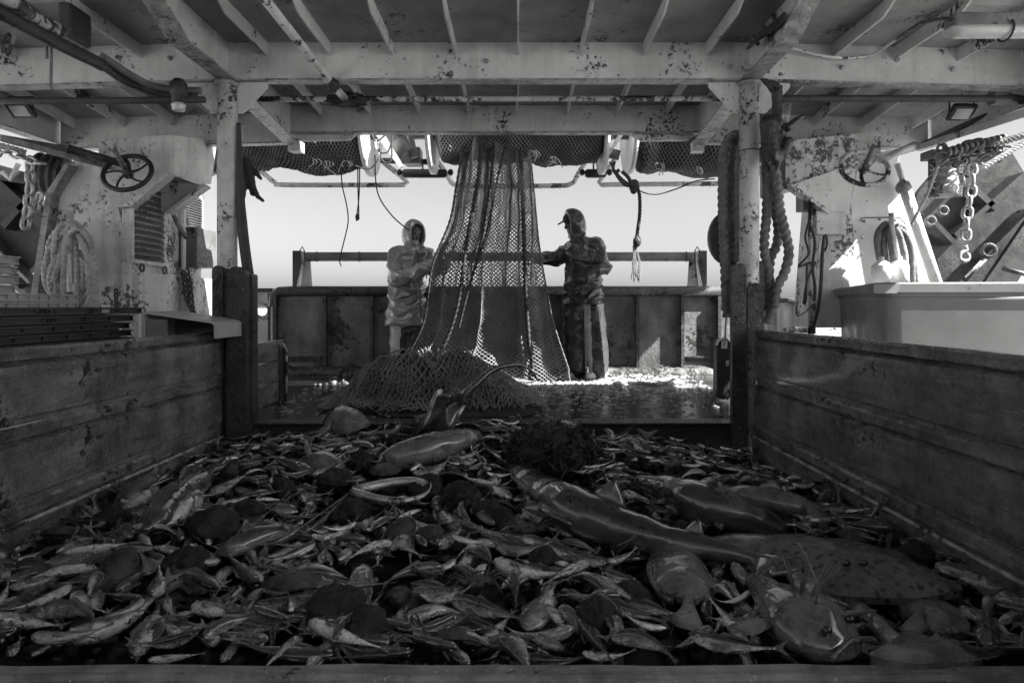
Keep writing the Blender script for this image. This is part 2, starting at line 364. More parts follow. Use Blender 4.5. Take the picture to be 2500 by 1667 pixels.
# small lap plate and beam web doublers on the second beam
mb = MB().box((0.03-0.05, D2-0.32, 1.60), (0.0-0.008, D2-0.02, 1.73)); part(mb, 'bracket', M['paint'], roof)
mb = MB().prism([P(700, 325, D2+.05), P(872, 325, D2+.05), P(850, 341, D2+.05), P(735, 343, D2+.05)], (0, 0.05, 0)); part(mb, 'bracket', M['paint'], roof)
mb = MB().prism([P(1537, 325, D2+.05), P(1566, 343, D2+.05), P(1680, 342, D2+.05), P(1700, 325, D2+.05)], (0, 0.05, 0)); part(mb, 'bracket', M['paint'], roof)
for gx, tx in ((700, 1), (1690, -1)):                  # little hanging angle brackets
    mb = MB().prism([P(gx+2, 343, D2+.1), P(gx+30, 343, D2+.1), P(gx+30, 368, D2+.1), P(gx+2, 368, D2+.1)], (0.01, 0.12, 0)); part(mb, 'bracket', M['paint'], roof)
# rivets / bolt heads on the first beam
for px, py in ((1187, 150), (2055, 165), (2190, 147), (2325, 170), (415, 143)):
    mb = MB().lathe(P(px, py, D1-0.012), (0, -1, 0), [(0, 0.016), (0.012, 0.015), (0.02, 0.009), (0.022, 0)], 10); part(mb, 'bolt', M['rough'], roof)
# ---------------------------------------------------------------- posts
def post(xc, label, rub):
    t = thing('support_post', label, 'post', (xc, D1+0.02, -1.35))
    m_ = MB().cyl((xc, D1+0.03, -1.35), (xc, D1+0.03, 1.487), 0.064, 24); part(m_, 'tube', M['post'], t)
    for s_ in (-1, 1):
        q = [(xc+s_*0.066, D1+.025, 1.483), (xc+s_*0.27, D1+.025, 1.483), (xc+s_*0.27, D1+.025, 1.45), (xc+s_*0.11, D1+.025, 1.28), (xc+s_*0.066, D1+.025, 1.28)]
        part(MB().prism(q, (0, 0.012, 0)), 'bracket', M['paint'], t)
    m_ = MB().lathe((xc, D1+0.03, 1.455), (0, 0, 1), [(0, 0.066), (0.004, 0.082), (0.024, 0.084), (0.030, 0.066)], 24); part(m_, 'collar', M['rough'], t)
    # vertical board guides welded round the foot (rounded heads)
    def guide(px0, px1, top, d, dep, bot=1090):
        r = (px1-px0)/2.0; pts = []
        for k in range(9):
            a = pi*k/8; pts.append(P(px0+r-r*cos(a), top+min(r, 26)*(1-sin(a)), d))
        pts += [P(px1, bot, d), P(px0, bot, d)]
        return MB().prism(pts, (0, dep, 0))
    for q in rub: part(guide(*q), 'board_guide', M['shoe'] if (q[1]-q[0]) < 60 else M['rust'], t)
    return t
post(-1.93, 'pitted white steel post left of the opening, with dark board guides at its foot', [(517, 545, 648, 4.42, 0.05), (553, 600, 650, 4.36, 0.09), (603, 615, 668, 4.44, 0.1), (548, 552, 655, 4.40, 0.12)])
post(1.533, 'spotted white steel post right of the opening, hung with thick ropes', [(1788, 1822, 642, 4.42, 0.05), (1826, 1862, 690, 4.45, 0.08), (1838, 1866, 636, 4.5, 0.12)])
mb = MB().tube([Vector((1.533, 4.53, 0))+Vector((0.0655*cos(a*pi/12), 0.0655*sin(a*pi/12), 1.03)) for a in range(24)], 0.0035, 5, closed=True)
single(mb, 'wire', M['line'], 'thin dark wire tied round the right white post', 'wire')
# ---------------------------------------------------------------- pound boards
def board(side, x, y0, y1, zt, zb, label, mt='wood', lip=0.055, gr='pound boards'):
    s_ = side; th = 0.05
    # section: chamfered top, shallow lip, face
    prof = [(0, zt-0.012), (0.012, zt), (th-0.012, zt), (th, zt-0.012), (th, zb), (0.006, zb), (0.006, zb+0.02), (-0.004, zb+0.03), (-0.006, zt-lip-0.016), (0.022, zt-lip-0.004), (0.0, zt-lip+0.008)]
    N_ = 26; rings = []
    for k in range(N_):
        y = y0+(y1-y0)*k/(N_-1); dz = 0.004*noise.noise(Vector((y*3, x*5, zt*7)))
        rings.append([Vector((x-s_*(-a), y, b_+dz)) if False else Vector((x+s_*a, y, b_+dz+0.0025*noise.noise(Vector((y*9, a*30, b_*9))))) for a, b_ in prof])
    if s_ < 0: rings = [r[::-1] for r in rings]
    m_ = MB().loft(rings, True, True, False)
    return single(m_, 'pound_board', M[mt], label, 'board', gr)
board(-1, XL, 0.9, 4.40, -0.160, -0.458, 'top plank of the left pound wall, scuffed wet wood')
board(-1, XL+.006, 0.9, 4.40, -0.459, -0.762, 'second plank of the left pound wall, under the top one')
board(-1, XL+0.012, 0.9, 4.40, -0.763, -1.05, 'lowest plank of the left pound wall, half buried by the catch')
board(1, XR, 0.9, 4.40, -0.148, -0.453, 'top plank of the right pound wall, with scratched grain')
board(1, XR-.004, 0.9, 4.40, -0.454, -0.757, 'second plank of the right pound wall, with a dark knot')
board(1, XR-0.012, 0.9, 4.40, -0.758, -1.05, 'lowest plank of the right pound wall, beside the skate')
for s_, x in ((-1, XL+0.02), (1, XR-0.02)):  # bright strips that put the glint of the wet plank edges into colour
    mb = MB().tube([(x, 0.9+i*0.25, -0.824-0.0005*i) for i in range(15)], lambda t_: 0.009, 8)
    single(mb, 'ledge_glint', M['rim'], 'bright strip standing in for the wet plank edge glint along the %s pound wall' % ('left' if s_ < 0 else 'right'), 'rail')
mb = MB(); rings = []
for k in range(60):
    x = -1.95+3.5*k/59; dz = 0.006*noise.noise(Vector((x*4, 3, 1)))+0.002*noise.noise(Vector((x*31, 3, 1)))
    rings.append([Vector((x, 1.605+a, -0.838+b_+dz)) for a, b_ in ((0, -0.5), (0, -0.006), (-0.008, 0.0), (-0.05, -0.001), (-0.058, -0.01), (-0.058, -0.5))])
mb.loft(rings, True, True, False)
single(mb, 'pound_board', M['woodx'], 'front plank of the fish pound, blurred and wet along the bottom of the view', 'board', 'pound boards')
# ---------------------------------------------------------------- bulwark at the stern
t = thing('stern_bulwark', 'stained dark steel bulwark across the stern behind the two fishermen', 'bulwark', (-0.2, 7.85, DECK))
B = 7.8
x0 = P(672, 700, B).x; x1 = P(1800, 700, B).x
mb = MB().box((x0, B, DECK), (x1, B+0.02, 0.13)); part(mb, 'plate', M['bulwark'], t)
mb = MB().tube([(x0-0.01, B-.02, 0.0), (x0-0.005, B-.02, 0.12), (x0+0.05, B-0.02, 0.165), (x0+0.2, B-0.02, 0.172), (x1, B-0.02, 0.172)], 0.06, 12)
part(mb, 'top_rail', M['rust'], t)
for px in (676, 797, 910, 1022, 1140, 1262, 1375, 1452, 1554, 1663, 1752):
    x = P(px, 0, B).x; mb = MB().box((x-0.012, B-0.075, DECK), (x+0.012, B-0.001, 0.115)); mb.box((x-0.018, B-0.083, DECK), (x+0.018, B-0.0751, 0.11)); part(mb, 'stiffener', M['rust'], t)
rings = []
for k in range(160):
    x = x0+(x1-x0)*k/159; h = DECK+0.075+0.035*noise.noise(Vector((x*7, 0, 0)))+0.02*noise.noise(Vector((x*23, 5, 0)))
    o_ = 0.05+0.03*noise.noise(Vector((x*9, 9, 0)))
    rings.append([Vector((x, B-0.085-o_, DECK+0.002)), Vector((x, B-0.09-o_*0.6, h-0.02)), Vector((x, B-0.08, h)), Vector((x, B-0.002, h+0.006))])
mb = MB().loft(rings, False, False, True); part(mb, 'corroded_footing', M['bulbase'], t)
for a, b_ in ((680, 793), (1667, 1750)):
    xa, xb = P(a, 0, B).x, P(b_, 0, B).x
    mb = MB().box((xa+.04, B-0.03, -0.585), (xb-.04, B-0.002, -0.565)); mb.box((xa+.04, B-0.012, DECK+.13), (xb-.04, B-0.002, -0.585)); part(mb, 'scupper_flap', M['rust'], t)
# roller bar over the stern
t = thing('stern_roller', 'long horizontal steel roller bar carried above the stern bulwark', 'roller', P(1250, 625, 8.0))
mb = MB(); mb.lathe(P(748, 627, 8.0), (1, 0, 0), [(0, 0.03), (0, 0.055), (4.55, 0.055), (4.55, 0.03)], 20); 
for q in (0.12, 0.62, 1.15, 3.4, 4.45): mb.torus(P(748, 627, 8.0)+Vector((q, 0, 0)), (1, 0, 0), 0.055, 0.008, 20, 6)
part(mb, 'roller', M['gantry'], t)
for px, s_ in ((722, 1), (1718, -1)):
    mb = MB().prism([P(px-8*s_, 612, 7.96), P(px+12*s_, 612, 7.96), P(px+14*s_, 640, 7.96), P(px+2*s_, 700, 7.96), P(px-8*s_, 700, 7.96)], (0, 0.16, 0)); part(mb, 'bracket', M['rust'], t)
    mb = MB().prism([P(px+22*s_, 620, 8.02), P(px+34*s_, 620, 8.02), P(px+40*s_, 700, 8.02), P(px+12*s_, 700, 8.02)], (0, 0.02, 0)); part(mb, 'bracket', M['paint'], t)
    mb = MB().tube(ppath([(px+10*s_, 640), (px+8*s_, 615), (px+16*s_, 602), (px+22*s_, 615), (px+20*s_, 650)], 7.9), 0.008, 6); part(mb, 'hoop', M['rust'], t)
# side bulwarks in the far corners
t = thing('side_bulwark', 'short bulwark corner with an oval fairlead hole, left of the stern bulwark', 'bulwark', P(640, 760, 8.2))
o_ = []
c = P(640, 758, 8.1)
mb = MB()
for a, b_, z0, z1 in ((P(612,0,8.1).x, c.x-0.085, DECK, 0.17), (c.x+0.085, P(672,0,8.1).x-0.02, DECK, 0.17)): mb.box((a, 8.1, z0), (b_, 8.13, z1))
mb.box((c.x-0.0849, 8.1, DECK), (c.x+0.0849, 8.13, c.z-0.075)); mb.box((c.x-0.0849, 8.1, c.z+0.075), (c.x+0.0849, 8.13, 0.17))
part(mb, 'plate', M['casing'], t)
part(MB().torus((c.x, 8.09, c.z), (0, 1, 0), 0.08, 0.018, 24, 8), 'fairlead_ring', M['casing'], t)
part(MB().bbox((P(610,0,8.1).x, 8.06, 0.17), (P(672,0,8.1).x-.02, 8.16, 0.215), .01), 'top_rail', M['rust'], t)
part(MB().box((P(656,0,8.05).x, 8.02, DECK), (P(663,0,8.05).x, 8.09, 0.16)), 'stiffener', M['rust'], t)
t = thing('side_bulwark', 'pale stained bulwark seen in the gap right of the right post', 'bulwark', P(1930, 800, 8.3))
mb = MB().box((P(1860,0,8.3).x, 8.3, DECK), (P(2060,0,8.3).x, 8.33, 0.05)); part(mb, 'plate', M['casing'], t)
for px in (1895, 1903, 1938, 1975): part(MB().box((P(px,0,8.25).x, 8.2, DECK), (P(px+7,0,8.25).x, 8.29, 0.04)), 'stiffener', M['paint'], t)
part(MB().bbox((P(1860,0,8.3).x, 8.22, 0.05), (P(2060,0,8.3).x, 8.36, 0.10), .012), 'top_rail', M['rust'], t)
part(MB().cyl(P(1912, 806, 7.9), P(1985, 806, 7.9), 0.03, 10), 'pipe', M['pipe'], t)
# small inner boards and rounded stanchions either side of the working deck
t = thing('deck_divider', 'low plank divider with a rounded steel stanchion at the left of the working deck', 'divider', P(640, 985, 5.4))
mb = MB()
for k in range(3): mb.bbox((-1.98, 4.9, DECK+0.005+0.165*k), (-1.93, 5.63, DECK+0.16+0.165*k), 0.006)
part(mb, 'planks', M['wood'], t)
def stanch(px0, px1, top, bot, d, dep):
    r = (px1-px0)/2.0; pts = [P(px0+r-r*cos(pi*k/8), top+r*(1-sin(pi*k/8)), d) for k in range(9)]
    pts += [P(px1-r+r*cos(pi*k/6), bot-r*0.6*(1-sin(pi*k/6)), d) for k in range(7)]
    return MB().prism(pts, (0, dep, 0))
part(stanch(651, 699, 835, 985, 5.6, 0.02), 'web', M['dark'], t)
part(stanch(663, 684, 838, 992, 5.5, 0.10), 'guide', M['shoe'], t)
mb = MB().tube([P(675-24*cos(a*pi/8), 860-25*sin(a*pi/8), 5.58) for a in range(9)]+[P(699, 960, 5.58)], 0.012, 6); part(mb, 'rim', M['pipe'], t)
t = thing('stanchion', 'dark rounded stanchion with a pale rim beside the foot of the right post', 'stanchion', P(1765, 990, 5.5))
part(stanch(1750, 1784, 825, 975, 5.5, 0.1), 'web', M['dark'], t)
mb = MB().tube([P(1768-18*cos(a*pi/8), 843-18*sin(a*pi/8), 5.49) for a in range(6)], 0.011, 6); mb.box(P(1764, 832, 5.46), P(1772, 850, 5.5)); part(mb, 'rim', M['float'], t)
for py in (880, 960): part(MB().cyl(P(1776, py, 5.44), P(1776, py+14, 5.44), 0.012, 8), 'hinge', M['pipe'], t)

# unseen gantry top added to shade the bulwark, and baffle to cut front light
t = thing('shade_gantry', 'unseen gantry top added high above the stern to shade the bulwark', 'gantry', (0, 7.7, DECK))
part(MB().bbox((-3.9, 6.45, 2.9), (4.72, 8.5, 3.2), 0.03), 'shade_slab', M['gantry'], t)
for x_ in (-3.9, 4.0): part(MB().bbox((x_-.15, 7.4, DECK), (x_+.15, 7.9, 3.3), 0.03), 'leg', M['gantry'], t)
t = single(MB().bbox((-4.2, -1.55, -1.3), (4.2, -1.45, 0.75), 0.02), 'light_baffle', M['rust'], 'low dark baffle added out of view to cut front light on the fish', 'light_baffle')  # out-of-view wall added to block low light onto the catch
# ================================================================ FITTINGS UNDER THE CANOPY
def Z(z, px, d): return Vector(((px-CX)/F*d, d, z))
t = thing('water_pipe', 'white pipe with rust blotches running across under the middle of the canopy', 'pipe', P(1190, 242, 4.9))
part(MB().tube(ppath([(618, 242), (1000, 242), (1400, 241), (1772, 241)], 4.95), 0.021, 12), 'cross_pipe', M['pipe'], t)
part(MB().tube([P(640, -10, 3.6), P(815, 212, 4.55), P(845, 243, 4.95)], 0.027, 12), 'slanted_pipe', M['pipe'], t)
part(MB().ell(P(812, 208, 4.5), (0.045, 0.05, 0.045), 18, 12, f=lambda d: 1+0.4*noise.noise(d*60)), 'rusted_joint', M['dark'], t)
part(MB().ell(P(845, 244, 4.93), (0.14, 0.04, 0.05), 30, 16, f=lambda d: 1+0.7*noise.noise(d*40)), 'rusted_joint', M['dark'], t)
t = thing('dark_pipe', 'thick dark pipes slanting down across the ceiling at the upper left', 'pipe', P(250, 150, 3.9))
part(MB().tube(ppath([(-60, -10, 3.0), (0, 32, 3.1), (130, 100, 3.5), (235, 152, 3.9), (250, 160, 3.95)]), 0.036, 14), 'pipe', M['dark'], t)
part(MB().tube(spline(ppath([(-30, -30, 3.0), (40, 10, 3.15), (90, 50, 3.4), (140, 75, 3.6)]), .04), 0.04, 14), 'pipe', M['pipe'], t)
part(MB().tube(spline(ppath([(245, 155, 3.95), (300, 195, 4.2), (360, 220, 4.35), (410, 233, 4.4), (480, 235, 4.42)]), .04), 0.026, 12), 'pipe', M['dark'], t)
part(MB().tube(spline(ppath([(250, 140, 3.95), (320, 185, 4.2), (370, 210, 4.35), (430, 220, 4.4), (490, 222, 4.42)]), .04), 0.024, 12), 'pipe', M['gantry'], t)
part(MB().bbox(P(140, 88, 3.75), P(225, 40, 3.95), 0.02), 'clamp_block', M['dark'], t)
t = single(MB().tube(ppath([(-80, 246), (100, 247), (300, 246), (500, 244)], 4.3), 0.021, 10), 'cross_pipe', M['line'], 'thin dark pipe running level across the left bay of the canopy', 'pipe')
t = single(MB().tube(spline(ppath([(1880, 241, 4.6), (2100, 241, 4.6), (2400, 241, 4.6), (2470, 238, 4.6), (2496, 248, 4.7), (2440, 268, 4.95), (2250, 355, 5.75)]), .05), 0.023, 10), 'cross_pipe', M['line'], 'dark pipe across the right bay that bends back along the roof edge', 'pipe')
single(MB().bbox(P(2430, 252, 4.58), P(2452, 205, 4.66), 0.008), 'pipe_clamp', M['gantry'], 'pipe clamp at the bend of the dark pipe, upper right', 'clamp')
# deck lamp hanging left of the left post
t = thing('deck_lamp', 'dark deck lamp with a glass bowl hanging beside the left post', 'lamp', P(436, 235, 4.3))
c = P(436, 262, 4.3)
part(MB().lathe(P(436, 252, 4.3), (0, 0, 1), [(0, 0.036), (0.02, 0.045), (0.05, 0.045), (0.06, 0.052), (0.12, 0.052), (0.135, 0.04), (0.15, 0.03)], 20), 'housing', M['dark'], t)
gl = mat('lamp_glass', 0.5, 0.12, 0.2, 9, bump=0.1, coat=0.5)
part(MB().lathe(P(436, 272, 4.3), (0, 0, 1), [(0, 0.0), (0.003, 0.03), (0.014, 0.041), (0.022, 0.036), (0.03, 0.044), (0.04, 0.044), (0.052, 0.036)], 20), 'glass', gl, t)
part(MB().cyl(P(436, 230, 4.3), P(436, 200, 4.4), 0.02, 8), 'stem', M['dark'], t)
# fluorescent fitting
t = thing('strip_light', 'long sealed fluorescent light tied up under the roof, upper right', 'lamp', P(2420, 70, 3.5))
d = 3.45; rings = []
for k in range(14):
    x = P(2312, 0, d).x+0.75*k/13; s_ = 1.0 if k else 0.8
    cz = P(0, 74, d).z
    rings.append([Vector((x, d+0.055*cos(a)*s_*(1 if True else 0), cz+(0.04*sin(a) if sin(a) < 0 else 0.006)*s_+0.0)) for a in [i*2*pi/18 for i in range(18)]])
part(MB().loft(rings), 'diffuser', M['lens'], t)
part(MB().bbox((P(2318,0,d).x, d-0.05, P(0,72,d).z), (P(2318,0,d).x+.75, d+0.05, P(0,38,d).z), 0.012), 'housing', M['gantry'], t)
part(MB().tube([Vector((P(2455,0,d).x, d+0.062*cos(a), P(0,70,d).z+0.052*sin(a)-0.01)) for a in [i*2*pi/16 for i in range(16)]], 0.006, 6, closed=True), 'tie', M['line'], t)
part(MB().tube(spline(ppath([(2350, 42, 3.42), (2330, 48, 3.42), (2300, 46, 3.5), (2250, 56, 3.7)]), .03), 0.010, 8), 'cable_gland', M['dark'], t)
single(MB().tube(spline(ppath([(1905, 108, 4.35), (1950, 122, 4.42), (2000, 135, 4.44), (2070, 142, 4.46), (2130, 133, 4.44), (2180, 102, 4.2), (2240, 62, 3.85), (2262, 53, 3.7)]), .04), 0.010, 8), 'cable', M['pipe'], 'white painted cable drooping along the roof beam to the strip light', 'cable')
mb = MB(); 
for k in range(3): mb.tube(spline(ppath([(1826+3*k, 118-5*k, 4.2), (1850, 98-6*k, 4.1), (1890, 70-6*k, 3.95), (1915, 48-7*k, 3.8)]), .04), 0.011, 7)
for s_ in range(3): mb.tube(ppath([(1835+26*s_, 86-24*s_, 4.0), (1850+26*s_, 108-22*s_, 4.1)]), 0.014, 7)
single(mb, 'cable_bundle', M['rust'], 'bundle of dark cables clipped to the girder above the right post', 'cable')
def floodlight(px, py, s_, label):
    d = 5.0; t = thing('floodlight', label, 'lamp', P(px, py, d))
    c = P(px, py, d); R = Matrix.Rotation(radians(-38), 4, 'X')
    q = MB().bbox((-0.085, -0.065, -0.015), (0.085, 0.065, 0.02), 0.006); q.bbox((-0.05, -0.04, 0.02), (0.05, 0.04, 0.06), 0.006); q.v = [R @ v + c for v in q.v]; part(q, 'housing', M['dark'], t)
    q = MB().box((-0.06, -0.045, -0.019), (0.06, 0.045, -0.0155)); q.v = [R @ v + c for v in q.v]; part(q, 'lens', M['lens'], t)
    part(MB().tube([c+Vector((-0.09, 0, 0)), c+Vector((-0.09, 0, 0.09)), c+Vector((0.09, 0, 0.09)), c+Vector((0.09, 0, 0))], 0.008, 6), 'bracket', M['dark'], t)
floodlight(2348, 275, 1, 'small black floodlight under the right bay of the canopy')
floodlight(50, 268, -1, 'small black floodlight under the left bay of the canopy')
def hook(px, py0, py1, d, label):
    single(MB().tube(spline(ppath([(px-6, py0+40), (px-6, py0+5), (px, py0), (px+4, py0+6), (px+5, py0+50), (px+4, py1-6), (px+8, py1)], d), .02), 0.008, 7), 'rope_loop', M['ropedark'], label, 'rope')
hook(120, 104, 218, 3.7, 'short doubled cord hanging from the dark pipes, upper left')
single(MB().tube(spline(ppath([(36, -5), (37, 40), (34, 90), (25, 112), (5, 116)], 3.2), .02), 0.009, 7), 'cord', M['ropedark'], 'dark cord looped over the pipes in the top left corner', 'rope')
single(MB().tube(spline(ppath([(20, 100), (12, 118), (18, 134), (24, 118), (28, 98), (20, 85), (6, 100), (8, 130)], 3.2), .02), 0.010, 7), 'knot', M['dark'], 'dark knotted cord dangling at the left edge near the top', 'rope')
# ================================================================ GLOVES AND OILSKINS HUNG ON THE POSTS
def remesh(mb, voxel, smooth=2, disp=None, name='tmp', dec=None):
    me = mb.mesh(name, None); o = bpy.data.objects.new('tmp', me); link(o)
    m_ = o.modifiers.new('r', 'REMESH'); m_.mode = 'VOXEL'; m_.voxel_size = voxel; m_.use_smooth_shade = True
    if smooth:
        s_ = o.modifiers.new('s', 'SMOOTH'); s_.iterations = smooth; s_.factor = 0.5
    dg = bpy.context.evaluated_depsgraph_get(); dg.update()
    r = bpy.data.meshes.new_from_object(o.evaluated_get(dg)); bpy.data.objects.remove(o); bpy.data.meshes.remove(me)
    if disp:
        nn = [v.normal.copy() for v in r.vertices]
        for v, n_ in zip(r.vertices, nn): v.co = v.co+n_*disp(v.co, n_)
    r.polygons.foreach_set('use_smooth', [True]*len(r.polygons)); r.name = name
    return r
def cap(mb, a, ra, b, rb, n=12, flat=1.0, k=4):
    """tapered capsule with rounded ends"""
    a = Vector(a); b = Vector(b); ax = (b-a).normalized(); up = Vector((0,0,1)) if abs(ax.z) < 0.9 else Vector((0,1,0))
    L = (b-a).length; prof = []
    for i in range(k+1): t_ = pi/2*i/k; prof.append((-ra*cos(t_), max(ra*sin(t_), 0.0005)))
    for i in range(k+1): t_ = pi/2*i/k; prof.append((L+rb*sin(t_), max(rb*cos(t_), 0.0005)))
    u = ax.cross(up).normalized(); v = ax.cross(u)
    rings = [[a+ax*h+(u*cos(2*pi*j/n)+v*sin(2*pi*j/n)*flat)*r for j in range(n)] for h, r in prof]
    return mb.loft(rings, True, True, True)
def pxr(px, d): return px/F*d
mb = MB(); d = 4.36                                     # dark oilskins bunched on the right post
q = lambda a, b_, dd=0: P(a, b_, d+dd)
cap(mb, q(1878, 300), .05, q(1885, 380), .055); cap(mb, q(1905, 300, .05), .045, q(1900, 370, .05), .05)
cap(mb, q(1893, 225), .022, q(1900, 300), .035); mb.prism([q(1858, 190), q(1885, 192), q(1912, 210), q(1906, 300), q(1888, 300), q(1890, 228)], (0, .03, 0)); cap(mb, q(1862, 300), .02, q(1872, 395), .028)
cap(mb, q(1925, 310), .03, q(1958, 284), .014); cap(mb, q(1925, 345), .03, q(1915, 375), .03); cap(mb, q(1900, 375), .035, q(1896, 408), .016)
cap(mb, q(1868, 290), .02, q(1870, 375), .02)
me = remesh(mb, 0.008, 1, lambda c_, n_: 0.010*noise.noise(Vector((c_.x*22, c_.y*22, c_.z*9)))+0.004*noise.noise(c_*60))
single(me, 'oilskin_bundle', M['glove'], 'crumpled black oilskins and gloves hung on the right post', 'clothing')
mb = MB()
for k in range(5): mb.tube(ppath([(1907+4*k, 300), (1912+5*k, 265-3*k)], 4.33), 0.003, 5)
single(mb, 'wire_ends', M['chain'], 'spray of stiff wire ends sticking up behind the black oilskins', 'wire')
mb = MB(); d = 4.62                                     # rubber glove left
cap(mb, q(600, 395), .035, q(608, 440), .042, flat=.5); cap(mb, q(612, 440), .03, q(618, 470), .026, flat=.6)
cap(mb, q(596, 455), .02, q(592, 492), .015); cap(mb, q(622, 465), .018, q(630, 482), .015); cap(mb, q(630, 480), .015, q(642, 490), .012)
cap(mb, q(618, 415), .018, q(637, 436), .012)
me = remesh(mb, 0.007, 2, lambda c_, n_: 0.004*noise.noise(c_*30))
single(me, 'rubber_glove', M['glove'], 'dark rubber glove hanging by its cuff beside the left post', 'glove')
mb = MB(); pts = spline(ppath([(582, 300), (584, 380), (586, 480), (592, 560), (602, 640), (614, 720), (616, 790), (606, 830)], 4.5), .04)
mb.tube(pts, lambda t_: 0.014+0.022*min(1, t_*2.2)*(1 if t_ < .96 else .5), 10, flat=0.45)
single(mb, 'rubber_strap', M['glove'], 'long dark rubber strap hanging down behind the left post', 'strap')
single(MB().cyl(P(588, 318, 4.7), P(582, 375, 4.7), 0.018, 10), 'wooden_handle', M['rope'], 'pale round handle sticking up behind the left post', 'handle')
# ================================================================ ROPES ON THE RIGHT POST
d = 4.62
for i, (l, lab) in enumerate([([(1812, 345), (1790, 330), (1768, 370), (1764, 480), (1768, 600), (1772, 700), (1776, 775)], 'thick rope strand outermost of the bundle left of the right post'),
    ([(1818, 350), (1805, 338), (1790, 380), (1786, 500), (1790, 620), (1788, 700), (1782, 770)], 'thick rope strand in the middle of the bundle left of the right post'),
    ([(1822, 355), (1815, 345), (1806, 400), (1806, 520), (1805, 640)], 'thick rope strand closest to the left side of the right post'),
    ([(1862, 360), (1872, 420), (1872, 520), (1866, 600), (1878, 680), (1886, 740), (1872, 790)], 'thick rope strand right against the right side of the right post'),
    ([(1872, 360), (1884, 420), (1892, 500), (1900, 560), (1896, 600), (1880, 640), (1874, 760)], 'thick rope strand crossing over in the bundle right of the right post'),
    ([(1880, 370), (1896, 430), (1904, 510), (1918, 570), (1926, 620), (1914, 670), (1898, 700), (1890, 750)], 'thick rope strand bulging farthest right of the right post')]):
    mb = MB().rope([P(a, b_, d+0.06*sin(i*2.1)) for a, b_ in l], 0.034, pitch=0.15)
    single(mb, 'thick_rope', M['ropedark'] if i < 3 else M['ropedark'], lab, 'rope', 'thick ropes hung on the right post')
d = 6.5
single(MB().ell(P(1772, 582, 7.0), (0.19, 0.11, 0.27), 24, 14), 'buoy', M['dark'], 'big dark round buoy half hidden behind the ropes at the right post', 'buoy')
single(MB().tube(spline(ppath([(1775, 770), (1772, 790), (1770, 830), (1768, 845)], 4.6), .03), 0.006, 6), 'cord', M['rope'], 'thin pale cord with a shackle hanging below the rope bundle by the right post', 'cord')
# ================================================================ LEFT SIDE: casing, louvres, box beam
t = thing('winch_casing', 'big chipped white steel casing at the left, with louvres, a flap door and brackets', 'casing', P(270, 760, 5.4))
q = lambda l, dd: [P(a, b_, dd) for a, b_ in l]
part(MB().prism(q([(68, 800), (118, 480), (160, 405), (185, 388), (262, 388), (300, 560), (300, 800)], 5.25), (0, 0.5, 0)), 'side_plate', M['casing'], t)
mb = MB().prism(q([(62, 800), (112, 470), (160, 398), (168, 404), (124, 478), (80, 800)], 5.15), (0, 0.12, 0)); part(mb, 'edge_flange', M['rough'], t)
xw = -2.98; y0 = 5.22
zt = 1.12
def wp(px, py): d_ = -(-xw)*F/(px-CX); d_ = xw*F/(px-CX); return P(px, py, d_)   # a point on the inboard wall
mb = MB().prism([Vector((xw, 5.22, DECK)), Vector((xw, 6.42, DECK)), Vector((xw, 6.42, 0.98)), Vector((xw, 5.22, 1.05))], (-0.05, 0, 0)); part(mb, 'inboard_wall', M['casing'], t)
# louvre frame and slats
fr = [wp(308, 475), wp(396, 458), wp(396, 640), wp(308, 632)]
def lou(pa, pb, n, z0, z1, x, name='louvre'):
    m1 = MB(); 
    for a, b_ in ((pa-0.03, pa), (pb, pb+0.03)): m1.box((x-0.02, a, z0-0.03), (x+0.035, b_, z1+0.03))
    m1.box((x-0.02, pa, z0-0.03), (x+0.035, pb, z0)); m1.box((x-0.02, pa, z1), (x+0.035, pb, z1+0.03))
    m1.box((x+0.001, pa, z0), (x+0.004, pb, z1))
    f_ = part(m1, name, M['casing'], t)
    m2 = MB()
    for k in range(n):
        z = z0+(z1-z0)*(k+0.5)/n; h = (z1-z0)/n
        m2.prism([(x+0.006, pa, z+h*0.45), (x+0.045, pa, z-h*0.30), (x+0.045, pa, z-h*0.42), (x+0.035, pa, z-h*0.42), (x+0.006, pa, z+h*0.30)], (0, pb-pa, 0))
    part(m2, 'slats', M['gantry'], f_)
lou(5.24, 5.68, 13, 0.36, 1.0, xw)
lou(6.0, 6.36, 12, 0.72, 1.0, xw)
part(MB().bbox((xw, 5.28, -0.6), (xw+0.05, 5.78, 0.26), 0.008), 'flap_door', M['casing'], t)
for yy in (5.32, 5.66): part(MB().torus((xw+0.05, yy, 0.30), (1, 0, 0), 0.028, 0.010, 16, 6), 'hinge', M['gantry'], t)
part(MB().bbox((xw, 6.0, 0.35), (xw+0.16, 6.38, 0.70), 0.01), 'junction_box', M['gantry'], t)
part(MB().cyl(wp(437, 510)+Vector((.04, 0, 0)), wp(437, 800)+Vector((.04, 0, 0)), 0.022, 10), 'pipe', M['post'], t)
part(MB().tube(spline([wp(405, 520)+Vector((.06,0,0)), wp(412, 545)+Vector((.07,0,0)), wp(432, 580)+Vector((.08,0,0))], .04), 0.02, 8), 'cable', M['ropedark'], t)
part(MB().bbox((xw, 6.06, -0.6), (xw+0.1, 6.5, 0.26), 0.02), 'side_door', M['casing'], t)
for zz in (-0.17, 0.12-0.0): part(MB().bbox((xw+0.1, 6.42, zz-0.14), (xw+0.2, 6.52, zz-0.04), 0.01), 'hinge', M['gantry'], t)
part(MB().prism(q([(240, 345), (415, 330), (415, 425), (242, 406)], 5.18), (0, 0.5, 0)), 'box_beam', M['casing'], t)
part(MB().prism([P(415, 330, 5.18), P(530, 342, 5.95), P(515, 450, 5.85), P(415, 426, 5.18)], (-0.3, 0.05, 0)), 'box_beam', M['casing'], t)
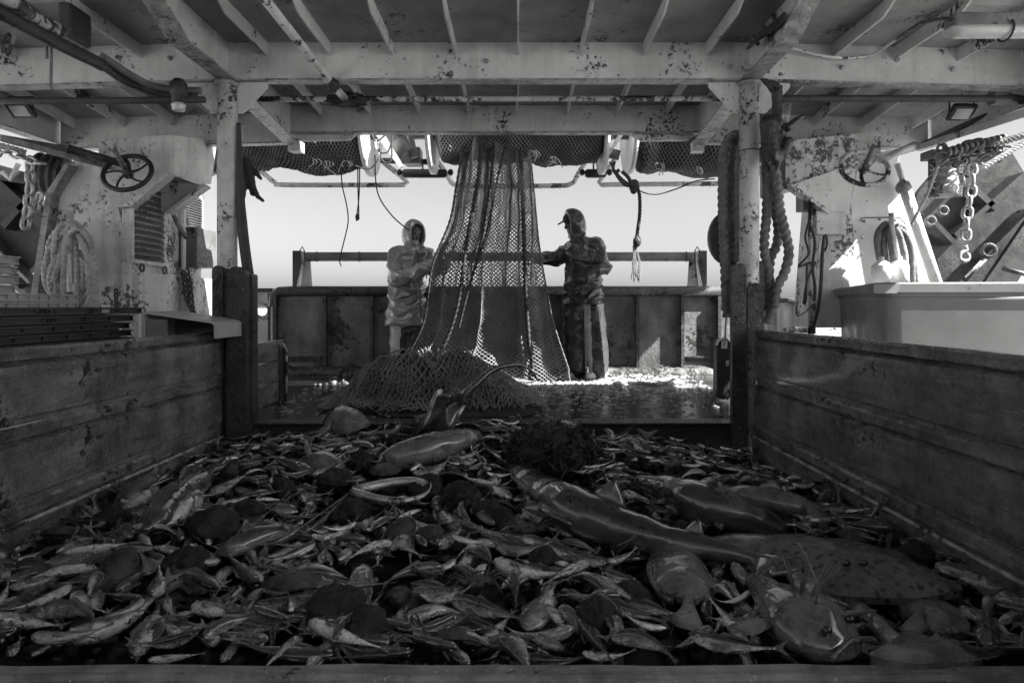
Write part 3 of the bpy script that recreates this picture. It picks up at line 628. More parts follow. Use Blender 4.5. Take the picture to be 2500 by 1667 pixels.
part(MB().prism(q([(242, 404), (414, 424), (315, 503), (300, 507), (273, 504)], 5.16), (0, 0.03, 0)), 'gusset', M['paint'], t)
part(MB().prism(q([(414, 424), (408, 418), (296, 503), (318, 504)], 5.12), (0, 0.10, 0)), 'gusset_flange', M['casing'], t)
part(MB().prism(q([(393, 432), (495, 452), (407, 518), (393, 518)], 5.6), (0, 0.03, 0)), 'gusset', M['paint'], t)
part(MB().prism(q([(495, 448), (502, 454), (410, 522), (402, 518)], 5.56), (0, 0.10, 0)), 'gusset_flange', M['casing'], t)
part(MB().prism([P(155, 355, 5.1), P(262, 400, 5.1), P(262, 412, 5.1), P(0, 345, 4.3), P(0, 328, 4.3)], (0, 0.06, 0)), 'edge_rail', M['rough'], t)
part(MB().bbox(P(255, 700, 5.22), P(268, 715, 5.26), .004), 'clip', M['gantry'], t)
# vertical pegs for the coil
peg = MB().tube(ppath([(170, 515), (172, 600), (178, 640), (181, 692)], 5.14), 0.025, 10); peg.tube(ppath([(170, 640), (170, 790)], 5.2), .02, 8)
part(peg, 'coil_peg', M['post'], t)
# coil of rope
mb = MB(); rnd = random.Random(3)
cc = P(172, 650, 5.08)
def loopr(cx, cy, rx, ry, dd, ph=0.0, n=26, wob=3):
    return [P(cx+rx*cos(2*pi*i/n+ph)+wob*sin(3*i*2*pi/n+ph), cy+ry*sin(2*pi*i/n+ph), dd+0.03*sin(4*pi*i/n+ph)) for i in range(n+1)]
for k, (cx, cy, rx, ry) in enumerate([(172, 633, 55, 86), (176, 640, 44, 92), (178, 655, 34, 112), (170, 660, 60, 90), (175, 690, 52, 80), (160, 650, 30, 105), (190, 660, 38, 100)]):
    mb.rope(loopr(cx, cy, rx, ry, 5.04-0.022*k, k*0.7), 0.021, pitch=0.12)
mb.rope(ppath([(170, 545), (150, 620), (128, 690)], 4.92), .021, pitch=.12); mb.rope(ppath([(176, 548), (205, 600), (222, 650), (225, 700), (232, 760)], 4.92), .024, pitch=.12)
t2 = thing('rope_coil', 'big coil of twisted pale rope hung on a peg on the left casing', 'rope', P(172, 750, 5.0)); part(mb, 'coil', M['rope'], t2)
mb = MB().rope(ppath([(222, 640), (226, 700), (230, 760)], 4.9), 0.045, pitch=0.16); part(mb, 'splice', M['rope'], t2)
# hand wheels
def handwheel(px, py, d, a, b_, tilt, label, mt):
    t = thing('hand_wheel', label, 'hand wheel', P(px, py, d)); c = P(px, py, d); R_ = pxr(a, d)
    ax = Vector((0, -sin(radians(tilt[0])), cos(radians(tilt[0])))); ax = Matrix.Rotation(radians(tilt[1]), 3, 'Y') @ ax
    part(MB().torus(c, ax, R_, 0.018, 40, 10), 'rim', mt, t)
    u = ax.orthogonal().normalized(); v = ax.cross(u)
    m_ = MB()
    for k in range(5):
        a0 = 2*pi*k/5
        pts = [c+(u*cos(a0+0.5*s_)+v*sin(a0+0.5*s_))*R_*s_ for s_ in (0.1, 0.35, 0.65, 1.0)]
        m_.tube(spline(pts, .02), lambda t_: 0.017-0.006*t_, 8, flat=0.6)
    part(m_, 'spokes', mt, t)
    part(MB().lathe(c-ax*0.03, ax, [(0, 0.02), (0, .034), (0.05, 0.034), (0.06, 0.02), (.09, .016)], 14), 'hub', mt, t)
    part(MB().cyl(c+ax*0.05, c+ax*0.22, 0.018, 10), 'stem', M['gantry'], t)
handwheel(311, 422, 4.95, 55, 30, (58, 10), 'dark valve hand wheel under the left edge of the canopy', M['dark'])
handwheel(2110, 410, 4.95, 54, 28, (58, -14), 'pale valve hand wheel under the right edge of the canopy', M['pipe'])
single(MB().cyl(P(165, 362, 4.8), P(305, 402, 5.0), 0.028, 12), 'pipe', M['rust'], 'dark pipe leading down to the left hand wheel', 'pipe')
single(MB().cyl(P(2150, 392, 5.1), P(2235, 352, 5.5), 0.025, 12), 'pipe', M['paint'], 'white pipe leading from the right hand wheel up to the roof edge', 'pipe')
# chains
def chain(pts, s, name, label, m_='chain', parent=None, wire=None):
    """s: outer link length"""
    P_ = spline(pts, s*0.02); L = [0]
    for i in range(1, len(P_)): L.append(L[-1]+(P_[i]-P_[i-1]).length)
    n = int(L[-1]/(s*0.72)); mb = MB(); r = wire or s*0.13; j = 0
    for k in range(n):
        tgt = (k+0.5)*s*0.72
        while L[j] < tgt and j < len(P_)-2: j += 1
        c = P_[j]; t_ = (P_[min(j+15, len(P_)-1)]-P_[max(j-15, 0)]).normalized()
        u = t_.cross(Vector((0.3, 1, 0.2))).normalized(); v = t_.cross(u)
        if k % 2: u = v
        a = s*0.5-r; b_ = s*0.30-r*0.4; lp = []
        for i in range(16):
            th = 2*pi*i/16; ct, st = cos(th), sin(th)
            lp.append(c+t_*(a-b_)*(1 if ct > 0 else -1)*(1 if abs(ct) > .01 else 0)+t_*b_*ct+u*b_*st)
        mb.tube(lp, r, 6, closed=True)
    if parent: return part(mb, name, M[m_], parent)
    return single(mb, name, M[m_], label, 'chain', 'hanging chains')
chain(ppath([(72, 390), (74, 440), (70, 490), (63, 545), (60, 562)], 4.9), 0.115, 'chain', 'heavy chain of long links hanging by the dark sheave at the left')
chain(ppath([(100, 470), (90, 500), (84, 530)], 5.1), 0.10, 'chain', 'short end of chain beside the big rope coil casing, upper left')
chain(ppath([(455, 655), (462, 690), (468, 740), (470, 780)], 6.0), 0.075, 'chain', 'dark chain draped down the cabinet beside the left post, inner fall', 'rust')
chain(ppath([(447, 660), (452, 700), (458, 735), (480, 775)], 5.95), 0.065, 'chain', 'dark chain draped down the cabinet beside the left post, outer fall', 'rust')
chain(ppath([(478, 605), (476, 640), (480, 662)], 5.9), 0.05, 'chain', 'tiny chain and pin hanging from the junction box near the left post', 'gantry')
chain(ppath([(283, 705), (284, 740), (288, 770)], 5.1), 0.05, 'chain', 'rusty short chain on the casing left of the flap door', 'rust')
t = thing('hook_chain', 'bright galvanised chain with a cargo hook hanging at the upper right', 'chain', P(2360, 640, 4.7))
chain(ppath([(2372, 400), (2373, 450), (2362, 520), (2358, 570), (2356, 605)], 4.7), 0.105, 'chain', '', parent=t)
chain(ppath([(2352, 402), (2348, 425), (2352, 448), (2366, 456)], 4.72), 0.095, 'chain', '', parent=t)
part(MB().tube(spline(ppath([(2356, 600), (2358, 612), (2346, 618), (2342, 630), (2352, 638), (2362, 634), (2364, 624), (2358, 620)], 4.7), .008), 0.016, 8), 'hook', M['chain'], t)
# left sheave, dark gantry arms
t = thing('warp_sheave', 'dark grooved warp sheave hanging at the left edge below the roof', 'sheave', P(122, 430, 5.4))
pr = []
for k in range(33): pr.append((0.22*k/32, 0.15+0.018*abs(sin(k*pi/8))-0.03*(1 if k in (0, 32) else 0)))
part(MB().lathe(P(88, 424, 5.3), Vector((1, 0.25, -0.1)), pr, 28), 'drum', M['rust'], t)
part(MB().cyl(P(80, 420, 5.3), P(170, 424, 5.5), 0.05, 12), 'axle', M['dark'], t)
t = thing('net_door', 'dark riveted otter board with braces hoisted at the left edge', 'otter board', P(20, 600, 6.0))
part(MB().prism(q([(-120, 370), (60, 420), (110, 520), (90, 640), (40, 690), (-120, 560)], 6.0), (0, 0.08, 0)), 'panel', M['board'], t)
for l in ([(-60, 385), (130, 560), (120, 580), (-70, 410)], [(-80, 520), (85, 705), (70, 722), (-90, 560)], [(0, 545), (55, 490), (64, 498), (10, 560)], [(-20, 420), (75, 440), (75, 452), (-20, 436)]):
    part(MB().prism(q(l, 5.85), (0, 0.14, 0)), 'brace', M['board'], t)
part(MB().tube(ppath([(0, 640), (55, 700)], 5.8), 0.03, 10), 'bar', M['dark'], t)
part(MB().tube(ppath([(-10, 610), (70, 690)], 5.75), 0.012, 8), 'bar', M['pipe'], t)
part(MB().tube(ppath([(5, 420), (25, 440), (45, 400)], 5.75), 0.02, 8), 'rod', M['casing'], t)
part(MB().prism(q([(20, 690), (95, 760), (-60, 760), (-60, 640)], 5.9), (0, .1, 0)), 'foot_plate', M['casingr'], t)
mb = MB(); mb.rope(ppath([(-40, 352), (0, 356), (40, 366), (60, 372)], 4.9), .024, pitch=.1)
single(mb, 'warp_rope', M['rope'], 'pale rope crossing the left edge just below the roof', 'rope')
chain(ppath([(-20, 378), (15, 372), (50, 382), (95, 398), (120, 400)], 4.85), 0.09, 'chain', 'chain lying along the roof edge at the far left')
# crates, left
def crate(px, y0, y1, z0, h, mt, label, w=0.45, letters=None, cells=6, xin=-2.44):
    t = thing('fish_crate', label, 'crate', (xin-w/2, (y0+y1)/2, z0), 'plastic fish crates')
    m_ = MB(); th = 0.012
    for a, b_ in (((xin-th, y0, z0), (xin, y1, z0+h)), ((xin-w, y0, z0), (xin-w+th, y1, z0+h)), ((xin-w+th, y0, z0), (xin-th, y0+th, z0+h)), ((xin-w+th, y1-th, z0), (xin-th, y1, z0+h))): m_.box(a, b_)
    m_.box((xin-w+th, y0+th, z0), (xin-th, y1-th, z0+0.01)); part(m_, 'shell', M[mt], t)
    m_ = MB()
    m_.box((xin, y0-0.015, z0+h-0.010), (xin+0.02, y1+0.015, z0+h-0.002)); m_.box((xin, y0-0.015, z0+0.002), (xin+0.012, y1+0.015, z0+0.010))
    for k in range(cells+1):
        y = y0+(y1-y0-0.006)*k/cells
        if letters and cells > 3 and y < y0+(y1-y0)*0.5: continue
        m_.box((xin, y, z0+0.0101), (xin+0.014, y+0.006, z0+h-0.0101))
    for k in range(4): x = xin-w+(w-0.006)*k/3-0.001; m_.box((x, y0-0.014, z0+0.0101), (x+0.006, y0, z0+h-0.0101))
    part(m_, 'ribs', M[mt], t)
    if letters:
        cu = bpy.data.curves.new('lettering', 'FONT'); cu.body = letters[0]; cu.size = letters[1]; cu.extrude = 0.001; cu.space_character = 1.25
        o = bpy.data.objects.new('tmp', cu); link(o); dg = bpy.context.evaluated_depsgraph_get(); dg.update()
        me = bpy.data.meshes.new_from_object(o.evaluated_get(dg)); bpy.data.objects.remove(o)
        me.transform(Matrix.Translation((xin+0.0035, letters[2], letters[3])) @ Matrix.Rotation(pi/2, 4, 'Z') @ Matrix.Rotation(pi/2, 4, 'X'))
        part(me, 'lettering', M['letter'], t)
    return t
zc = -0.185
crate(0, 2.9, 4.28, zc-0.05, 0.046, 'crate', 'dark fish crate half hidden behind the left pound wall at the foot of its stack')
crate(0, 2.9, 4.28, zc, 0.042, 'crate', 'dark fish crate just above the left pound wall, lowest visible of its stack', cells=7)
crate(0, 2.9, 4.26, zc+0.046, 0.042, 'crate', 'dark fish crate second from the bottom of the stack at the left')
crate(0, 2.9, 4.30, zc+0.092, 0.042, 'crate', 'dark fish crate lettered CRIEE, under the topmost crate of the left stack', letters=('CRIEE', 0.040, 3.49, zc+0.100))
crate(0, 2.9, 4.40, zc+0.138, 0.042, 'crate', 'dark fish crate lettered CRIEE C on top of the low stack at the left', letters=('CRIEE C', 0.040, 3.44, zc+0.147))
mb = MB().box((-2.4395, 4.0, zc+0.147), (-2.437, 4.07, zc+0.172)); mb = single(mb, 'paper_tag', M['cratepale'], 'small pale paper tag on the side of the topmost dark crate', 'tag')
crate(0, 3.75, 4.75, -0.075, 0.05, 'cratepale', 'pale ribbed fish crate lying just behind the dark stack', xin=-3.02, w=0.5)
crate(0, 3.75, 4.66, -0.023, 0.05, 'cratepale', 'pale ribbed fish crate on top of the low pale one', xin=-3.02, w=0.5, cells=10)
crate(0, 3.75, 4.66, 0.03, 0.05, 'cratepale', 'pale ribbed fish crate with many cells, third in the pale stack', xin=-3.02, w=0.5, cells=10)
for k in range(4): crate(0, 3.8, 4.42, 0.082+0.062*k, 0.055, 'cratepale', ['lowest', 'second', 'third', 'topmost'][k]+' grey crate of the small stack at the left edge', xin=-3.27+0.02*(k % 2), w=0.5, cells=3)
t = thing('chute_tray', 'upturned pale plastic tray with a dark hollow, resting behind the left pound wall', 'tray', P(420, 810, 4.3))
rings = []
prf = [(0, 0), (0.0, 0.14), (0.012, 0.155), (0.03, 0.158), (0.42, 0.10), (0.44, 0.085), (0.44, 0.0), (0.425, 0.0), (0.425, 0.075), (0.41, 0.088), (0.03, 0.143), (0.015, 0.13), (0.015, 0)]
base = P(345, 826, 4.0)
part(MB().prism([base+Vector((a, 0, b_)) for a, b_ in prf], (0, 0.42, 0)), 'shell', M['cratepale'], t)
part(MB().prism([base+Vector((a, 0.36, b_)) for a, b_ in ((0.016, 0), (0.016, .13), (.41, .085), (.424, .07), (.424, 0))], (0, 0.01, 0)), 'end_web', M['gantry'], t)
part(MB().box(base+Vector((0.02, 0.02, 0.0)), base+Vector((0.14, 0.03, 0.11))), 'end_flap', M['bin'], t)
# ================================================================ RIGHT SIDE
t = thing('gantry_leg', 'white gantry leg at the right with box beam, gusset, cover plate and pipes', 'gantry', P(2150, 740, 5.6))
part(MB().prism(q([(1904, 345), (2150, 322), (2150, 385), (2080, 418), (1945, 458), (1904, 464)], 5.45), (0, 0.45, 0)), 'box_beam', M['casing'], t)
part(MB().prism(q([(1900, 380), (1918, 378), (1918, 462), (1900, 464)], 5.4), (0, 0.4, 0)), 'end_plate', M['rust'], t)
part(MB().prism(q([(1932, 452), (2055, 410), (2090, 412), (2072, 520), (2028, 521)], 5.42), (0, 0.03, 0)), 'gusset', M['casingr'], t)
part(MB().prism(q([(1922, 450), (1934, 448), (2034, 518), (2024, 523)], 5.38), (0, 0.10, 0)), 'gusset_flange', M['casing'], t)
part(MB().prism(q([(2008, 500), (2078, 500), (2102, 800), (1985, 800), (2000, 600)], 5.5), (0, 0.4, 0)), 'column', M['casing'], t)
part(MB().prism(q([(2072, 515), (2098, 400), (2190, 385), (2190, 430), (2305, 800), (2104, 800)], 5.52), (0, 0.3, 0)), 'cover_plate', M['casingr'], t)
part(MB().cyl(P(2190, 400, 5.45), P(2208, 455, 5.45), 0.022, 10), 'pipe', M['casing'], t)
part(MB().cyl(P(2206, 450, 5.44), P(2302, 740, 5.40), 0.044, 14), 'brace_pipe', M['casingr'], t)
mb = MB().ell(P(2206, 458, 5.42), (0.06, 0.05, 0.06), f=lambda d_: 1+.3*noise.noise(d_*40)); part(mb, 'weld', M['rough'], t)
part(MB().bbox(P(1993, 572, 5.40), P(2050, 520, 5.50), .01), 'junction_box', M['casing'], t)
part(MB().cyl(P(1978, 490, 5.4), P(1978, 815, 5.4), 0.018, 10), 'pipe', M['pipe'], t)
part(MB().cyl(P(1988, 510, 5.42), P(1988, 815, 5.42), 0.012, 10), 'pipe', M['pipe'], t)
part(MB().bbox(P(1961, 513, 5.45), P(1995, 478, 5.6), .008), 'lamp_box', M['gantry'], t)
mb = MB(); mb.tube(spline(ppath([(2100, 540), (2105, 533), (2160, 531), (2200, 534), (2215, 560)], 5.50), .03), 0.005, 6); part(mb, 'hatch_edge', M['gantry'], t)
for px, py in ((2110, 540), (2148, 536), (2185, 538), (2206, 552), (2106, 580), (2104, 620)): part(MB().ell(P(px, py, 5.51), (.010, .008, .010), 8, 5), 'bolt', M['gantry'], t)
part(MB().prism([P(2150, 372, 5.4), P(2245, 352, 5.5), P(2560, 245, 4.4), P(2560, 268, 4.4), P(2240, 368, 5.5), P(2150, 392, 5.4)], (0, 0.05, 0)), 'edge_rail', M['paint'], t)
t2 = thing('rope_coil', 'dark coil of braided rope hung on the right gantry leg above the two floats', 'rope', P(2180, 690, 5.35))
mb = MB()
for k, l in enumerate([[(2185, 555), (2160, 548), (2142, 575), (2145, 620), (2155, 650)], [(2180, 552), (2165, 560), (2158, 590), (2162, 640)], [(2190, 552), (2205, 556), (2222, 600), (2232, 650), (2238, 700)], [(2190, 556), (2212, 575), (2226, 620), (2228, 700)], [(2186, 556), (2198, 580), (2210, 640), (2214, 700)], [(2184, 552), (2172, 566), (2178, 610), (2182, 640)]]):
    mb.rope(ppath(l, 5.36-0.01*k), 0.026, pitch=0.08, lobes=4)
part(mb, 'coil', M['ropedark'], t2)
part(MB().tube(ppath([(2176, 520), (2178, 560), (2190, 632)], 5.3), 0.02, 8), 'lanyard', M['rope'], t2)
single(MB().lathe(P(2152, 688, 5.2), (0, 0, 1), [(0, 0.03), (0.02, 0.062), (0.07, 0.078), (0.12, 0.072), (0.15, 0.045), (0.165, 0.02), (.19, .02)], 20), 'net_float', M['float'], 'round white net float, the left one of the pair above the plastic bin', 'float', 'white net floats')
single(MB().lathe(P(2196, 690, 5.25), (0, 0, 1), [(0, 0.04), (0.02, 0.066), (0.12, 0.070), (0.16, 0.055), (0.175, 0.02), (.2, .018)], 20), 'net_float', M['float'], 'barrel shaped white net float, the right one of the pair above the plastic bin', 'float', 'white net floats')
# hanging lines by the column
d = 5.25
for l, r_, lab in (([(1975, 540), (1966, 580), (1974, 620), (1950, 650), (1990, 640), (1972, 680), (1962, 740), (1968, 730), (1970, 640)], .009, 'dark tangled strap hanging on the white pipe left of the bin'),
                   ([(1976, 545), (1990, 590), (1984, 650), (1990, 700), (1988, 735)], .012, 'dark frayed cord hanging on the white pipe left of the bin'),
                   ([(1945, 745), (1946, 770), (1965, 762), (1980, 748), (1990, 742), (1992, 748), (1984, 750)], .006, 'thin curled wire beside the foot of the white pipe left of the bin'),
                   ([(2013, 575), (2008, 620), (2004, 700), (1996, 760), (1985, 800), (1988, 815)], .014, 'long dark strap falling beside the left corner of the bin'),
                   ([(2015, 572), (2020, 590), (2014, 612), (2010, 590), (2015, 575)], .008, 'small dark clip hanging under the right junction box')):
    single(MB().tube(spline(ppath(l, d), .02), r_, 7, flat=.6), 'strap', M['line'], lab, 'strap')
# insulated bin
t = thing('fish_bin', 'large pale insulated plastic tub standing right of the pound', 'bin', (3.0, 4.6, DECK))
def quad(pts, zb, zt, r): return None
A, B_, C_, D_ = Vector((2.58, 5.6, 0)), Vector((2.17, 4.12, 0)), Vector((4.1, 3.95, 0)), Vector((4.4, 5.5, 0))
cen = (A+B_+C_+D_)/4
def ring(s_, z): 
    out = []
    cs = [A, B_, C_, D_]
    for i, c in enumerate(cs):
        p_ = cs[i-1]; n_ = cs[(i+1) % 4]
        for f_ in range(5):
            a = f_/4; q1 = c+(p_-c).normalized()*0.12; q2 = c+(n_-c).normalized()*0.12
            v = q1*(1-a)**2+c*2*a*(1-a)+q2*a*a
            out.append(Vector((cen.x+(v.x-cen.x)*s_, cen.y+(v.y-cen.y)*s_, z)))
    return out[::-1]
mb = MB().loft([ring(0.93, DECK), ring(0.965, 0.04), ring(0.97, 0.06), ring(0.93, 0.062), ring(0.88, -0.6)], True, False, True); part(mb, 'tub', M['bin'], t)
mb = MB().loft([ring(0.975, 0.085), ring(1.0, 0.085), ring(1.003, 0.135), ring(0.99, 0.145), ring(0.93, 0.145), ring(0.93, 0.062)], True, False, False)
mb.loft([ring(0.97, 0.06), ring(0.975, 0.085)], True, False, False)
part(mb, 'rim', M['bin'], t)
mb = MB().prism([P(2133, 710, 4.10), P(2136, 716, 4.10), P(2190, 716, 4.1), P(2196, 706, 4.1), P(2196, 694, 4.1), P(2133, 694, 4.1)], (0, 0.06, 0)); part(mb, 'latch_recess', M['bin'], t)
# right: otter board / dark gantry, sheave, chain tangle, warps
t = thing('net_door', 'dark curved otter board with welded ribs hoisted behind the bin at the right', 'otter board', P(2420, 600, 6.2))
N_ = 20
mb = MB(); pts = [(2235, 490), (2245, 465), (2300, 400), (2420, 350), (2470, 370), (2530, 470), (2560, 760), (2310, 790), (2290, 640)]
part(mb.prism(q(pts, 6.3), (0, 0.06, 0)), 'panel', M['board'], t)
for l in ([(2380, 450), (2440, 505), (2430, 516), (2370, 460)], [(2285, 535), (2335, 588), (2328, 597), (2278, 545)], [(2330, 570), (2500, 420), (2506, 428), (2338, 580)], [(2370, 420), (2430, 370), (2436, 378), (2376, 430)]):
    part(MB().prism(q(l, 6.1), (0, 0.2, 0)), 'rib', M['board'], t)
rings = []
for k in range(12):
    a = k/11; c0 = Vector(P(2320+165*a, 690-165*a, 5.9)); w_ = 0.11-0.04*a
    rings.append([c0+Vector((w_*cos(b_)*0.75, 0.12*sin(b_), w_*cos(b_)*0.75)) for b_ in [i*2*pi/14 for i in range(14)]])
part(MB().loft(rings), 'leading_edge', M['board'], t)
part(MB().prism(q([(2330, 800), (2520, 520), (2560, 560), (2420, 800)], 5.95), (0, .05, 0)), 'brace_plate', M['board'], t)
part(MB().tube(ppath([(2355, 685), (2405, 635)], 5.8), .022, 8), 'bar', M['dark'], t); part(MB().tube(ppath([(2358, 676), (2395, 638)], 5.75), .008, 8), 'bar', M['pipe'], t)
part(MB().torus(P(2414, 612, 5.8), (0.3, 1, 0), 0.05, 0.02, 18, 8), 'eye', M['dark'], t)
part(MB().cyl(P(2450, 655, 5.7), P(2540, 680, 5.7), 0.02, 10), 'pin', M['board'], t)
single(MB().prism(q([(2420, 800), (2490, 610), (2560, 560), (2600, 800)], 6.1), (0, 0.05, 0)), 'stern_plate', M['casing'], 'pale steel plate rising at the right edge behind the bin', 'plate')
t = thing('warp_sheave', 'ribbed worn roller block hanging under the chain tangle, upper right', 'sheave', P(2305, 430, 5.0))
part(MB().lathe(P(2305, 478, 5.1), Vector((0.05, 0.05, 1)), [(0.255*k/20, 0.085+0.010*abs(cos(k*pi/4))) for k in range(21)], 24), 'roller', M['rough'], t)
part(MB().bbox(P(2275, 385, 5.05), P(2340, 375, 5.2), .008), 'bracket', M['gantry'], t)
for px in (2277, 2334): part(MB().bbox(P(px, 480, 5.08), P(px+5, 380, 5.14), .004), 'side_strap', M['rust'], t)
mb = MB(); rnd = random.Random(7)
for k in range(46):
    a = k/45; c = P(2300+150*a+rnd.uniform(-8, 8), 378-14*a+rnd.uniform(-22, 26), 4.85+rnd.uniform(-.1, .1))
    ax = Vector((rnd.uniform(-1, 1), rnd.uniform(-1, 1), rnd.uniform(-1, 1))).normalized(); mb.torus(c, ax, 0.028, 0.0095, 12, 6, sq=1.6)
single(mb, 'chain_tangle', M['gantry'], 'tangle of small chain bunched over the roller block at the upper right', 'chain')
mb = MB()
for k in range(11): mb.lathe(P(2310+13.5*k, 372-3.2*k, 4.75), (1, 0, 0.2), [(0, .012), (0.003, .034), (.022, .034), (.026, .012)], 16)
mb.tube(ppath([(2305, 373), (2460, 336)], 4.75), 0.012, 8)
single(mb, 'bobbin_string', M['gantry'], 'string of round rubber bobbins lying over the chain tangle, upper right', 'bobbins')
mb = MB().rope(ppath([(2420, 352), (2450, 345), (2500, 330), (2560, 310)], 4.7), .026, pitch=.09); single(mb, 'warp_rope', M['ropedark'], 'frayed rope leading off to the right edge from the bobbins', 'rope')
mb = MB().rope(ppath([(2400, 410), (2440, 385), (2500, 352), (2560, 325)], 4.7), .020, pitch=.08); single(mb, 'warp_rope', M['rope'], 'second rope leading to the right edge, just below the frayed one', 'rope')
mb = MB().rope(ppath([(2305, 360), (2285, 420), (2262, 480), (2235, 530), (2226, 550)], 4.8), .012, pitch=.05, lobes=2)
for k in range(40):
    a = rnd.random(); c = P(2300-68*a, 370+165*a, 4.8); mb.tube([c, c+Vector((rnd.uniform(-.05, .05), 0, rnd.uniform(-.05, .04)))], 0.0025, 4)
single(mb, 'frayed_rope', M['rope'], 'ragged frayed rope hanging slantwise from the roller block, right', 'rope')
for px, py in ((2272, 540), (2302, 515)): single(MB().torus(P(px, py, 5.6), (0.2, 1, 0), 0.034, 0.016, 16, 8), 'shackle', M['rust'], 'dark shackle on the otter board, %s of two' % ('left' if px < 2290 else 'right'), 'shackle', 'shackles on the right otter board')
# ================================================================ NET, DRUM, STERN PIPES
def netgrid(mb, fn, nu, nv, r, skip=None):
    """diamond mesh netting over a surface fn(u, v); each bar of twine is a thin three-sided strand"""
    pt = {}
    def g_(i, j):
        k = (i, j)
        if k not in pt: pt[k] = fn(i/(2.0*nu), j/float(nv))
        return pt[k]
    V = mb.v; Fc = mb.f; n = len(V)
    for j in range(nv):
        for i in range(j % 2, 2*nu+1, 2):
            for di in (-1, 1):
                if i+di < 0 or i+di > 2*nu: continue
                if skip and skip(i/(2.0*nu), j/float(nv)): continue
                a = g_(i, j); b = g_(i+di, j+1); t_ = b-a
                if t_.length < 1e-6: continue
                s1 = t_.cross(Vector((0.13, 1, 0.21))).normalized()*r; s2 = t_.normalized().cross(s1)
                o1 = s1*-0.5+s2*0.87; o2 = s1*-0.5-s2*0.87
                V.extend((a+s1, a+o1, a+o2, b+s1, b+o1, b+o2)); mb.a.extend([0.0]*6)
                Fc.extend(((n, n+1, n+4, n+3), (n+1, n+2, n+5, n+4), (n+2, n, n+3, n+5))); mb.sm.extend((True,)*3); n += 6
    return mb
DY, DZ = 6.55, 1.72
drum = thing('net_drum', 'wide net drum with packed netting and pale flanges, hung under the stern gantry', 'net drum', (0, DY, DZ))
part(MB().cyl((-3.05, DY, DZ), (2.9, DY, DZ), 0.12, 20), 'axle', M['gantry'], drum)
def rad(x, a, x0, x1):
    w_ = min(1, (x-x0)/0.15+0.45, (x1-x)/0.15+0.75)
    r = 0.42+0.08*noise.noise(Vector((x*1.9, 3.1, 0)))+0.05*noise.noise(Vector((x*5, sin(a)*2, cos(a)*2)))+0.012*noise.noise(Vector((x*17, sin(a)*4, cos(a)*4)))
    return r*w_
for x0, x1, rr in ((-2.98, -1.44, 0.0), (-0.80, 0.79, -0.05), (1.10, 2.74, 0.0)):
    N_ = 90; A_ = 48; rings = []
    def R_(x, a): return rad(x, a, x0, x1)+rr+(-0.07*(x1-x)/(x1-x0) if rr else 0)+(0.02 if x > 1 and x < 2.1 else 0)
    for k in range(N_):
        x = x0+(x1-x0)*k/(N_-1)
        rings.append([Vector((x, DY+(R_(x, 2*pi*i/A_)-0.008)*cos(2*pi*i/A_), DZ+(R_(x, 2*pi*i/A_)-0.008)*sin(2*pi*i/A_))) for i in range(A_)])
    b_ = part(MB().loft(rings), 'net_bundle', M['netsunk'], drum)
    def fn(u, v):
        x = x0+(x1-x0)*u; x += 0.02*noise.noise(Vector((u*9, v*9, 1))); a = radians(150)+radians(260)*v+0.05*noise.noise(Vector((u*13, v*9, 5))); r = R_(x, a)
        return Vector((x, DY+r*cos(a), DZ+r*sin(a)))
    part(netgrid(MB(), fn, 46, 62, 0.0058), 'netting', M['net'], b_)
def flange(x, r, s_):
    m_ = MB().lathe((x, DY, DZ), (1, 0, 0), [(-0.012, 0.1), (-0.012, r-0.01), (-0.022, r), (0.022, r), (0.012, r-0.01), (0.012, 0.1)], 48)
    part(m_, 'flange', M['casingr'], drum)
for x, r in ((-3.02, .47), (-1.42, .47), (-0.82, .45), (0.81, .45), (1.07, .46), (2.78, .46)): flange(x, r, 1)
q = lambda l, dd: [P(a, b_, dd) for a, b_ in l]
part(MB().prism(q([(912, 322), (935, 322), (985, 405), (975, 410)], 6.2), (0, 0.02, 0)), 'strut', M['paint'], drum)
part(MB().prism(q([(940, 325), (965, 325), (995, 360), (975, 405), (955, 370)], 6.4), (0, 0.12, 0)), 'motor_bracket', M['gantry'], drum)
mb = MB(); mb.cyl(P(975, 350, 6.35), P(1000, 380, 6.3), 0.09, 16); mb.cyl(P(1000, 330, 6.3), P(1012, 385, 6.3), 0.035, 10); mb.bbox(P(985, 398, 6.4), P(1032, 370, 6.6), .01)
part(mb, 'hydraulic_motor', M['gantry'], drum)
part(MB().cyl(P(930, 392, 6.6), P(1062, 396, 6.6), 0.028, 10), 'cross_shaft', M['dark'], drum)
part(MB().prism(q([(1462, 322), (1500, 322), (1525, 325), (1475, 398), (1472, 390), (1510, 330)], 6.3), (0, .02, 0)), 'strut', M['paint'], drum)
part(MB().prism(q([(1480, 325), (1500, 325), (1478, 380), (1470, 375)], 6.4), (0, .1, 0)), 'motor_bracket', M['gantry'], drum)
part(MB().cyl(P(1470, 370, 6.5), P(1512, 380, 6.5), 0.05, 12), 'shaft_end', M['gantry'], drum)
for l in ([(905, 325), (920, 345), (950, 320)], [(922, 340), (925, 370), (945, 372), (955, 350), (957, 325)], [(926, 350), (930, 385), (940, 397), (955, 392), (956, 345)], [(866, 405), (900, 413), (920, 395), (925, 385)]):
    single(MB().tube(spline(ppath(l, 6.1), .02), 0.007, 6), 'cable', M['line'], ['dark cable', 'looped dark cable', 'long drooping dark cable', 'thin dark cable'][[905, 922, 926, 866].index(l[0][0])]+' tangled at the drum motor between the two left flanges', 'cable')
